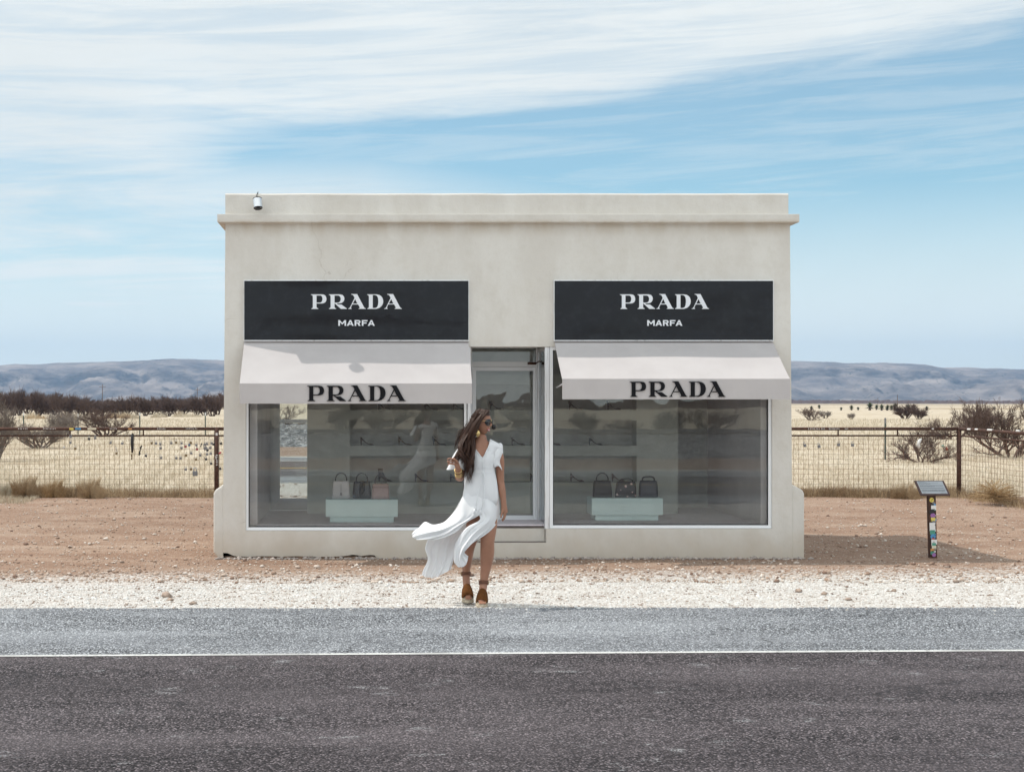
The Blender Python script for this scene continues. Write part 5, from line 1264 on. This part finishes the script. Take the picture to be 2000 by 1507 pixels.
# head-local frame: +y is away, so the face is modelled towards -y then turned by +62 deg to the right
HM = Matrix.Rotation(R(52), 3, 'Z') @ Matrix.Rotation(R(3), 3, 'X')
def gs(x, s_): return math.exp(-(x/s_)**2)
def head_pt(a, t):
    """a: azimuth (0 = face direction), t: elevation"""
    ct, st = math.cos(t), math.sin(t)
    x = .073*ct*math.sin(a); y = -.092*ct*math.cos(a); z = .112*st
    fr = max(math.cos(a), 0)*ct
    if z < 0:      # jaw
        k = min(-z/.112, 1); x *= 1-.34*k**1.2; 
        if y < 0: y = y*(1-.10*k)-.014*gs((z+.098)/.02, 1)*fr**3*1.1
        else: y *= 1-.42*k
    if y > 0: y *= 1.04
    sx = x/.02
    if y < 0:
        y -= .022*gs(x, .011)*gs(z+.020, .014)                       # nose tip
        y -= .010*gs(x, .009)*gs(z-.002, .020)                       # bridge
        y += .008*(gs(x-.031, .015)+gs(x+.031, .015))*gs(z-.014, .013)   # eye sockets
        y -= .005*gs(z-.034, .010)*gs(x, .045)                       # brow
        y -= .0085*gs(x, .021)*gs(z+.052, .007)                       # upper lip
        y -= .0085*gs(x, .018)*gs(z+.066, .007)                       # lower lip
        y += .005*gs(x, .024)*gs(z+.0592, .003)                       # mouth line
        y += .005*gs(x, .02)*gs(z+.080, .008)
        y -= .010*gs(x, .018)*gs(z+.098, .013)                        # chin
        x *= 1+.06*gs(z+.02, .03)*(1-fr)                             # cheek
    return Vector((x, y, z))
rings = []; NU, NV = 72, 60
for j in range(NV+1):
    t_ = -math.pi/2+math.pi*j/NV; t_ = max(min(t_, 1.565), -1.565)
    rings.append([HC+HM @ head_pt(2*math.pi*i/NU, t_) for i in range(NU)])
body.loft([r_ for r_ in rings])
for s_ in (-1, 1):   # ears
    q = HM @ Matrix.Rotation(R(8), 3, 'X'); c_ = HC+HM @ Vector((s_*.074, .008, -.012))
    body.ell(c_, (.009, .018, .029), 12, 10, q); body.torus(c_+HM @ Vector((s_*.006, 0, 0)), .017, .0045, HM @ Matrix.Rotation(R(90), 3, 'Y') @ Matrix.Diagonal((1.4, .9, 1)), 18, 6)
WL = np.array(wloc(woman))
def W3(mb, name, m, smooth=True, parent=woman): return mb.build(name, m, parent, smooth=smooth, local=True)
bo = W3(body, 'body', skin)
def HP(x, y, z): return HC+HM @ Vector((x, y, z))
# lips and teeth
mb = MB(); mb.tube([HP(-.022, -.072, -.057), HP(-.010, -.0865, -.0515), HP(0, -.089, -.053), HP(.010, -.0865, -.0515), HP(.022, -.072, -.057)], [.002, .004, .0042, .004, .002], 8)
mb.tube([HP(-.022, -.072, -.057), HP(-.010, -.0835, -.068), HP(0, -.0865, -.0695), HP(.010, -.0835, -.068), HP(.022, -.072, -.057)], [.002, .0045, .005, .0045, .002], 8)
W3(mb, 'lips', mat('lips', (.42, .12, .11), .4))
mb = MB(); mb.tube([HP(-.016, -.0785, -.060), HP(0, -.0875, -.0610), HP(.016, -.0785, -.060)], [.002, .0042, .002], 8); W3(mb, 'teeth', mat('teeth', (.8, .78, .74), .3))
# sunglasses
sg = thing('sunglasses', None, None); sg.parent = woman
lensm = mat('lens_dark', (.008, .008, .010), rough=.06, spec=.7)
for s_ in (-1, 1):
    mb = MB(); rg = []
    for o_ in (-.0018, .0018):
        ring = []
        for k in range(24):
            a = 2*math.pi*k/24; xx_ = .031*math.cos(a)*(1+.06*math.sin(a)); zz_ = .029*math.sin(a)*(1 if math.sin(a) > 0 else 1.12)-(.004*math.cos(a)*s_*-1 if math.sin(a) < 0 else 0)
            X_ = s_*.035+xx_; ring.append(HP(X_, -.103+(X_*X_)*6.0+o_-.002*zz_/.02, .008+zz_))
        rg.append(ring)
    mb.loft(rg); W3(mb, 'lens', lensm, True, sg)
    mb = MB(); mb.tube([HP(s_*.063, -.082, .018), HP(s_*.078, -.05, .016), HP(s_*.080, -.005, .010)], .0026, 6); W3(mb, 'temple', gold, True, sg)
mb = MB(); mb.tube([HP(-.010, -.105, .018), HP(0, -.107, .020), HP(.010, -.105, .018)], .002, 6); mb.tube([HP(-.014, -.104, .028), HP(0, -.105, .031), HP(.014, -.104, .028)], .0022, 6); W3(mb, 'bridge', gold, True, sg)
# earrings
er = thing('earring', None, None); er.parent = woman
ec = L(530, 247, -.095)
eq = Matrix.Rotation(R(90), 3, 'X') @ Matrix.Identity(3)
mb = MB(); mb.ell(ec, (.023, .007, .030), 20, 12); mb.ell(L(529, 220, -.088), (.007, .007, .009), 10, 8); W3(mb, 'disc', gold, True, er)
mb = MB(); c2 = L(648, 203, .045); mb.ell(c2, (.020, .008, .024), 18, 10); W3(mb, 'disc', mat('disc_black', (.012, .01, .01), .3), True, er)
mb = MB(); mb.torus(c2+Vector((0, .001, 0)), .026, .004, Matrix.Rotation(R(90), 3, 'X'), 24, 6); W3(mb, 'disc_rim', mat('rim_horn', (.20, .17, .13), .4), True, er)
# bracelets on the right wrist
br = thing('bracelet', None, None); br.parent = woman
ad = (armR[7][0]-armR[5][0]).normalized(); bq = ad.to_track_quat('Z', 'Y').to_matrix()
for k, (t_, m) in enumerate([(.42, gold), (.55, gold), (.67, leather('band_brown', (.16, .06, .03))), (.78, gold), (.30, gold)]):
    c_ = armR[5][0].lerp(armR[7][0], t_); mb = MB(); mb.torus(c_, .0345-.004*t_, .0042, bq, 24, 6); W3(mb, 'bangle', m, True, br)

# ---- hair
hairm = mat('hair', rough=.45, spec=.35, build=lambda g, b, n: g.set(b.inputs['Base Color'], g.mix(g.noise(g.vmul(geo(g), (60, 60, 8)), 1, 3), (.010, .005, .004), (.092, .040, .022))))
hr = MB()
rings = []
for j in range(26):
    t_ = -.5+(1.56+.5)*j/25; ring = []
    for i in range(48):
        a = 2*math.pi*i/48; e = t_
        # hairline: pulled up at the face
        fa = abs((a+math.pi) % (2*math.pi)-math.pi)       # 0 at the face
        lo = .62 if fa < .9 else (.62-(fa-.9)*1.25 if fa < 1.8 else -.5)
        e = max(t_, lo); p = head_pt(a, e); k = 1.085+.03*math.sin(a*9+e*3)*.3
        q = Vector((p.x*k*1.02, p.y*k, p.z*1.085))
        if e == lo and t_ < lo-.05: q = head_pt(a, lo)*.97
        ring.append(HC+HM @ q)
    rings.append(ring)
hr.loft(rings)
def bez(pts, n=12):
    pts = [Vector(p) for p in pts]; out_ = []
    for i in range(n+1):
        t_ = i/n; q = list(pts)
        while len(q) > 1: q = [a.lerp(b, t_) for a, b in zip(q, q[1:])]
        out_.append(q[0])
    return out_
r = random.Random(5)
def strand(pts, rad, n=16, wave=.006, sides=5, ph=None, fz=2.4):
    b = bez(pts, n); ph = r.uniform(0, 6.28) if ph is None else ph
    for i in range(len(b)):
        t_ = i/n; b[i] = b[i]+Vector((math.sin(ph+t_*fz*3.9), math.cos(ph*1.7+t_*fz*3.4), .3*math.sin(ph+t_*9)))*wave*min(t_*1.5, 1)
    hr.tube(b, [rad*(.6+.5*math.sin(math.pi*min(t_*1.05, 1))**.7)*(1 if t_ < .75 else (1-t_)/.25*.92+.08) for t_ in [i/n for i in range(n+1)]], sides, cap=False)
def J(a): return Vector((r.gauss(0, a), r.gauss(0, a), r.gauss(0, a)))
for q in range(40):     # wavy locks: from the crown behind the ear and down over the shoulder
    a = r.uniform(1.5, 5.0); e = r.uniform(-.1, 1.3); u_ = (q+r.random())/40; d_ = r.uniform(-.13, .03); ph = r.uniform(0, 6.28); fz = r.uniform(2.0, 3.0)
    R0 = head_pt(a, e)*1.06
    m1 = L(500-u_*48, 205+r.uniform(-22, 22), d_*.8); m2 = L(488-u_*82, 320+r.uniform(-20, 20), d_); m3 = L(498-u_*100, 420+r.uniform(-20, 20), d_-.03)
    en = L(482-u_*92+r.uniform(-8, 8), 590-u_*150+r.uniform(-45, 25), d_-.04)
    for k in range(11): strand([HC+HM @ R0+J(.010), m1+J(.009), m2+J(.009), m3+J(.008), en+J(.004)+Vector((0, 0, r.uniform(-.02, .05)))], r.uniform(.0026, .0045), 20, .034, 5, ph+r.gauss(0, .25), fz)
for q in range(26):      # combed over the visible side of the head from the parting, then falling back
    s0 = HP(r.uniform(-.05, .012), r.uniform(-.088, -.015), .104+r.uniform(-.004, .010)); u_ = r.random(); ph = r.uniform(0, 6.28)
    m1 = L(602-u_*50, 92+u_*35, -.10); m2 = L(560-u_*35, 175-u_*40, -.128); m3 = L(492-u_*22, 232+r.uniform(-25, 30), -.10); en = L(450-u_*30, 350+r.uniform(-50, 90), -.07)
    for k in range(8): strand([s0+J(.006), m1+J(.007), m2+J(.006), m3+J(.009), en+J(.012)], r.uniform(.0022, .004), 18, .008, 5, ph+r.gauss(0, .3), 2.0)
for k in range(34):      # lock held in the hand
    p0 = L(455+r.uniform(-12, 12), 250+r.uniform(-20, 20), -.04); strand([p0, L(410, 330, -.09), L(395, 370, -.15), L(365, 415+r.uniform(-6, 6), -.23), L(345+r.uniform(-15, 8), 440+r.uniform(-10, 20), -.24)], .0028, 12, .004)
for k in range(46):      # flyaways
    p0 = L(470+r.uniform(-15, 25), 190+r.uniform(-50, 60), r.uniform(-.08, .04)); a = r.uniform(0, 1)
    strand([p0, L(435-a*15, 215+a*40, 0), L(400-a*20, 230+a*90+r.uniform(-30, 20), 0), L(385+r.uniform(-25, 25), 260+a*150, -.02)], .0011, 10, .01, 3)
W3(hr, 'hair', hairm)

# ---- dress
dressm = M_cloth('dress_cotton', (.90, .90, .91), .20, 90)
def catm(P_, t_):
    n_ = len(P_)-1; x = t_*n_; i = min(int(x), n_-1); u_ = x-i
    p0 = P_[max(i-1, 0)]; p1 = P_[i]; p2 = P_[i+1]; p3 = P_[min(i+2, n_)]
    return .5*((2*p1)+(-p0+p2)*u_+(2*p0-5*p1+4*p2-p3)*u_**2+(-p0+3*p1-3*p2+p3)*u_**3)
def sheet(mb, rows, nu=44, nv=40, fold=.012, nf=7, ph=0.0, foldv=None, thick=.0016):
    """rows: control grid of (zx,zy,depth) points; dense smooth sheet with soft folds running down the columns"""
    ctrl = [[np.array(L(*p)) for p in r_] for r_ in rows]; b = len(mb.v); pts = []
    for j in range(nv+1):
        t_ = j/nv; row = [catm([c_[k] for c_ in ctrl], t_) for k in range(len(rows[0]))]
        for i in range(nu+1):
            s_ = i/nu; p = catm(row, s_); amp = fold*(foldv(t_) if foldv else t_)
            d = amp*(math.sin(2*math.pi*nf*s_+ph+1.2*math.sin(t_*3+s_*4))+.4*math.sin(2*math.pi*nf*1.9*s_+ph*2+t_*2.5))
            pts.append((p[0]+d*.15, p[1]+d, p[2]+.1*d))
    mb.v += pts
    for j in range(nv):
        for i in range(nu): a = b+j*(nu+1)+i; mb.f.append((a, a+1, a+nu+2, a+nu+1))
dr_ = MB()
# bodice and upper skirt: closed loft. rows (zy, left zx, right zx, front depth, back depth)
def ringd(zy, l, r_, fd, bd, n_=64, fold=0.0, nf=9, dz=None):
    ring = []
    for k in range(n_):
        a = 2*math.pi*k/n_; cx_ = (l+r_)/2; w_ = (r_-l)/2; d0 = (fd if math.sin(a) < 0 else bd)
        fl = fold*math.sin(nf*a+zy*.01)
        zz = zy+(dz(a) if dz else 0)
        ring.append(L(cx_+w_*math.cos(a)*(1+fl), zz, d0*abs(math.sin(a))**.85*(-1 if math.sin(a) < 0 else 1)*(1+fl)))
    return ring
rows = [(345, 470, 655, .085, .10), (380, 472, 662, .10, .105), (415, 476, 660, .115, .105), (450, 480, 655, .112, .10), (482, 482, 650, .100, .095), (500, 482, 651, .098, .094), (515, 480, 654, .100, .095), (540, 470, 660, .106, .10), (580, 455, 668, .115, .115), (640, 440, 676, .118, .125), (690, 434, 680, .118, .125), (735, 446, 668, .098, .105)]
def vneck(a): return 0
rg = []
for i, (zy, l, r_, fd, bd) in enumerate(rows):
    fo = 0 if zy < 515 else min((zy-515)/200, 1)*.022
    rg.append(ringd(zy, l, r_, fd, bd, fold=fo, nf=11, dz=(lambda a, q=zy: 0)))
# drop the front-centre part of the topmost rows so that the neck is a V
def vcut(ring, zy):
    out_ = []
    for p in ring:
        zx = p.x*K+560
        if p.y < 0:
            # neckline: straight lines from the shoulders (497,330)-(565,415)-(622,290)
            nl = 330+(zx-497)*85/68 if zx < 565 else 415-(zx-565)*125/57
            zmin = max(nl, 330 if zx < 565 else 290) if 497 < zx < 622 else None
            if zmin is not None:
                cur = 1427-p.z*K
                if cur < zmin: p = Vector((p.x, p.y, (1427-zmin)/K))
        out_.append(p)
    return out_
rg = [vcut(q, row[0]) if row[0] < 430 else q for q, row in zip(rg, rows)]
dr_.loft(rg, cap=False)
# shoulder yokes from the neckline over the shoulders to the upper bodice
sheet(dr_, [[(624, 287, .02), (660, 305, .02), (708, 332, .01)], [(616, 305, -.055), (655, 320, -.06), (700, 345, -.045)], [(604, 340, -.082), (648, 355, -.070), (672, 385, -.03)], [(590, 380, -.085), (625, 395, -.080), (664, 425, -.03)]], 16, 16, .002, 2)
sheet(dr_, [[(624, 287, .02), (660, 305, .02), (708, 332, .01)], [(620, 300, .07), (655, 320, .075), (695, 350, .06)], [(600, 350, .10), (650, 380, .10), (668, 420, .05)]], 12, 10, .002, 2)
sheet(dr_, [[(495, 322, .0), (455, 335, .01), (415, 352, .01)], [(499, 335, -.06), (470, 348, -.06), (440, 365, -.05)], [(520, 362, -.082), (492, 378, -.075), (468, 395, -.03)], [(535, 385, -.085), (520, 400, -.085), (474, 432, -.03)]], 16, 16, .002, 2)
sheet(dr_, [[(495, 322, .0), (455, 335, .01), (415, 352, .01)], [(500, 335, .07), (470, 350, .075), (440, 370, .06)], [(520, 370, .10), (490, 385, .10), (474, 420, .05)]], 12, 10, .002, 2)
# her left sleeve: open cape sleeve hanging from the shoulder
sheet(dr_, [[(655, 325, -.045), (690, 312, -.03), (708, 330, .02), (700, 335, .07)], [(648, 385, -.07), (690, 380, -.055), (711, 390, .02), (700, 395, .075)], [(640, 440, -.075), (662, 440, -.065), (709, 440, .02), (698, 450, .08)], [(648, 478, -.065), (678, 470, -.06), (708, 508, .01), (692, 480, .085)]], 26, 22, .006, 2)
# her right sleeve, draped round the raised arm
sheet(dr_, [[(470, 345, -.05), (430, 335, -.04), (405, 345, .02), (420, 345, .08)], [(465, 400, -.07), (410, 390, -.08), (375, 385, -.02), (400, 395, .08)], [(455, 445, -.08), (400, 445, -.11), (345, 440, -.05), (380, 450, .06)], [(445, 500, -.07), (425, 492, -.10), (324, 494, -.07), (340, 498, .05)]], 26, 22, .008, 3)
# front panel blown across the legs
sheet(dr_, [[(440, 690, -.085), (510, 690, -.108), (600, 690, -.108), (682, 690, .03)],
            [(520, 762, -.142), (560, 765, -.146), (625, 762, -.138), (688, 760, .02)],
            [(539, 800, -.152), (585, 805, -.152), (635, 805, -.135), (686, 800, .015)],
            [(536, 834, -.156), (575, 835, -.160), (625, 838, -.142), (677, 836, .0)],
            [(458, 878, -.148), (520, 876, -.168), (590, 876, -.152), (655, 868, -.068)],
            [(412, 935, -.11), (470, 925, -.158), (545, 915, -.158), (622, 903, -.095)],
            [(388, 990, -.06), (442, 972, -.140), (500, 956, -.160), (570, 940, -.125)],
            [(372, 1060, -.02), (410, 1030, -.10), (455, 1015, -.150), (505, 978, -.150)],
            [(372, 1120, -.01), (395, 1105, -.06), (425, 1085, -.10), (436, 1040, -.130)],
            [(385, 1145, .0), (410, 1160, -.05), (450, 1140, -.09), (466, 1078, -.120)]], 50, 54, .009, 3.6, .4)
# upper tail flying out to the left
sheet(dr_, [[(470, 640, .09), (444, 640, .0), (458, 650, -.070), (520, 660, -.108), (560, 665, -.112)],
            [(465, 705, .09), (424, 702, .0), (434, 715, -.095), (520, 728, -.136), (560, 732, -.140)],
            [(400, 770, .08), (385, 775, -.02), (430, 795, -.11), (500, 780, -.150), (540, 780, -.152)],
            [(330, 850, .10), (310, 855, .0), (390, 850, -.09), (460, 825, -.13), (536, 799, -.152)],
            [(240, 880, .12), (240, 878, .03), (300, 898, -.04), (375, 880, -.09), (448, 852, -.13)],
            [(180, 862, .14), (170, 880, .07), (200, 925, .0), (285, 935, -.03), (385, 915, -.09)],
            [(140, 900, .15), (110, 925, .10), (120, 950, .06), (170, 968, .02), (260, 972, -.02)],
            [(105, 925, .16), (88, 945, .13), (95, 965, .10), (118, 978, .07), (150, 972, .05)]], 48, 56, .013, 3.3, 1.3)
# back of the skirt streaming down to the left behind the legs
sheet(dr_, [[(430, 690, .05), (500, 700, .13), (600, 700, .14), (684, 700, .03)],
            [(370, 800, .12), (450, 800, .18), (560, 800, .19), (682, 800, .06)],
            [(290, 890, .17), (360, 890, .22), (480, 890, .24), (655, 868, .11)],
            [(215, 965, .20), (290, 970, .26), (370, 970, .28), (440, 960, .27)],
            [(182, 1050, .22), (250, 1060, .27), (330, 1060, .29), (410, 1050, .27)],
            [(200, 1130, .23), (250, 1140, .28), (320, 1130, .28), (385, 1120, .25)],
            [(165, 1215, .25), (230, 1220, .28), (300, 1195, .27), (372, 1160, .22)],
            [(160, 1243, .25), (215, 1262, .28), (272, 1252, .27), (360, 1198, .21)]], 54, 60, .012, 4.2, .2)
do = W3(dr_, 'dress', dressm)
md = do.modifiers.new('t', 'SOLIDIFY'); md.thickness = .0018; md.offset = 0
# waist seams, front placket, cord and tassels, neckline piping
tr = MB()
def front(zx, zy):  # depth of the bodice front near the centre
    d = np.interp(zy, [415, 450, 482, 515, 580, 640, 700, 760, 800], [.125, .120, .108, .108, .124, .130, .136, .142, .150]); off = (zx-566)/120; return -d*math.sqrt(max(0.05, 1-off*off*.7))
for zy in (480, 513): tr.tube([L(zx, zy+4*math.sin((zx-480)/170*3.14)*(-.5), front(zx, zy)-.002) for zx in range(492, 648, 12)], .0022, 6)
tr.tube([L(565+(zy-415)*.03, zy, front(565, zy)-.003) for zy in range(416, 796, 20)], .0035, 6)
for zy in range(430, 790, 22): tr.ell(L(569+(zy-415)*.03, zy, front(566, zy)-.007), (.0035, .003, .0035), 8, 6)
tr.tube([L(496, 326, -.055), L(530, 372, -.100), L(565, 417, -.128), L(598, 352, -.098), L(616, 305, -.065), L(623, 288, -.01)], .004, 6)
W3(tr, 'dress_trim', dressm)
cd_ = MB()
cd_.tube([L(566, 500, -.122), L(552, 530, -.126), L(553, 580, -.132), L(540, 610, -.136), L(522, 690, -.142), L(516, 740, -.150)], .0032, 6)
cd_.tube([L(566, 500, -.122), L(575, 540, -.128), L(568, 585, -.134), L(575, 640, -.138), L(572, 690, -.146), L(550, 770, -.158)], .0032, 6)
cd_.torus(L(556, 530, -.125), .022, .0028, Matrix.Rotation(R(90), 3, 'X') @ Matrix.Diagonal((.5, 1.4, 1)), 18, 6)
for c_ in (L(514, 752, -.152), L(506, 772, -.155), L(548, 778, -.160)): cd_.tube([c_+Vector((0, 0, .02)), c_+Vector((0, 0, .008)), c_-Vector((.002, 0, .018))], [.004, .009, .011], 8)
W3(cd_, 'cord', dressm)
# ---- wedge sandals
jute = mat('jute', rough=.95, build=lambda g, b, n: (g.set(b.inputs['Base Color'], g.mix(g.ss(g.noise(g.vmul(geo(g), (30, 30, 260)), 1, 3), .4, .6), (.30, .24, .17), (.56, .48, .37))), bump(g, b, g.noise(g.vmul(geo(g), (30, 30, 260)), 1, 2), .8, .004)))
suede = mat('suede', rough=.95, spec=.15, build=simple_var((.115, .045, .014), .18, 30))
strapm = mat('strap_leather', rough=.7, build=simple_var((.13, .052, .028), .15, 30))
def sandal(toe, ball, ank, base_z, mirror):
    """toe, ball, ank: local points"""
    s = thing('sandal', None, None); s.parent = woman
    d = Vector((toe.x-ank.x, toe.y-ank.y, 0)).normalized(); sd = Vector((-d.y, d.x, 0))
    t0 = toe+d*.022; heel_y = t0-d*.235; N = 14
    # sole: width and top height along the foot
    prof = [(0, .020, .040), (.06, .042, .041), (.18, .052, .043), (.34, .053, .048), (.5, .044, .060), (.66, .032, .082), (.82, .033, .104), (.95, .027, .116), (1.0, .010, .118)]
    mb = MB(); bot, top_ = [], []
    for sgn in (1, -1):
        pr = prof if sgn > 0 else prof[::-1]
        for t_, w_, h in pr:
            c_ = t0+(heel_y-t0)*t_; q = c_+sd*w_*sgn
            bot.append(Vector((q.x, q.y, base_z+.002))); top_.append(Vector((q.x, q.y, base_z+h)))
    mid = [b_.lerp(t_, .12)+(b_-((t0+heel_y)/2)).normalized()*.002*0 for b_, t_ in zip(bot, top_)]
    mb.loft([bot, mid, top_]); W3(mb, 'wedge_sole', jute, True, s)
    mb = MB(); rg = []
    def foot_c(t_): c_ = t0+(heel_y-t0)*t_; return c_
    for t_, w_, zt_, zb_ in ((.12, .047, .072, .034), (.20, .053, .098, .038), (.30, .056, .124, .042), (.40, .054, .150, .048), (.46, .051, .163, .054)):
        ring = []
        for k in range(15):
            a = math.pi*k/14; c_ = foot_c(t_); q = c_+sd*w_*math.cos(a); ring.append(Vector((q.x, q.y, base_z+zb_+(zt_-zb_)*math.sin(a)**.8+.004)))
        rg.append(ring)
    mb.loft(rg, cap=False, closed=False); up_ = W3(mb, 'upper', suede, True, s); md_ = up_.modifiers.new('t', 'SOLIDIFY'); md_.thickness = .005; md_.offset = 1
    mb = MB(); ax_ = (ank-(ank+Vector((0, -.02, -.06)))).normalized(); 
    q = ax_.to_track_quat('Z', 'Y').to_matrix()
    for k in (-.012, -.006, .0, .006, .012): mb.torus(ank+ax_*k, .0405, .0055, q, 24, 6)
    bk = ank-d*.038; hb = foot_c(.97); mb.tube([bk, bk.lerp(Vector((hb.x, hb.y, base_z+.115)), .5)-d*.006, Vector((hb.x, hb.y, base_z+.114))], [.008, .007, .012], 8)
    W3(mb, 'ankle_strap', strapm, True, s)
    mb = MB(); mb.box(-.006, .006, -.008, .008, -.010, .010, Matrix.Translation(ank+sd*.042*mirror)); W3(mb, 'buckle', gold, False, s)
sandal(L(551, 1390, -.14), L(556, 1378, -.10), L(578, 1272, .02), .0, 1)
sandal(L(474, 1378, .05), L(473, 1366, .09), L(467, 1228, .215), .018, -1)

# ------------------------------------------------------------------ haze
hz = MB(); hz.box(-9200, 9200, -1600, 7300, -40, 300)
hm = bpy.data.materials.new('haze'); hm.use_nodes = True; hn = hm.node_tree; hn.nodes.clear()
ho = hn.nodes.new('ShaderNodeOutputMaterial'); hv = hn.nodes.new('ShaderNodeVolumePrincipled'); hv.inputs['Color'].default_value = (.31, .585, .97, 1); hv.inputs['Density'].default_value = 1.0e-4; hv.inputs['Anisotropy'].default_value = 0.2
hn.links.new(hv.outputs[0], ho.inputs['Volume'])
tag(hz.build('haze', hm, loc=(0, 0, -40)), kind='stuff')
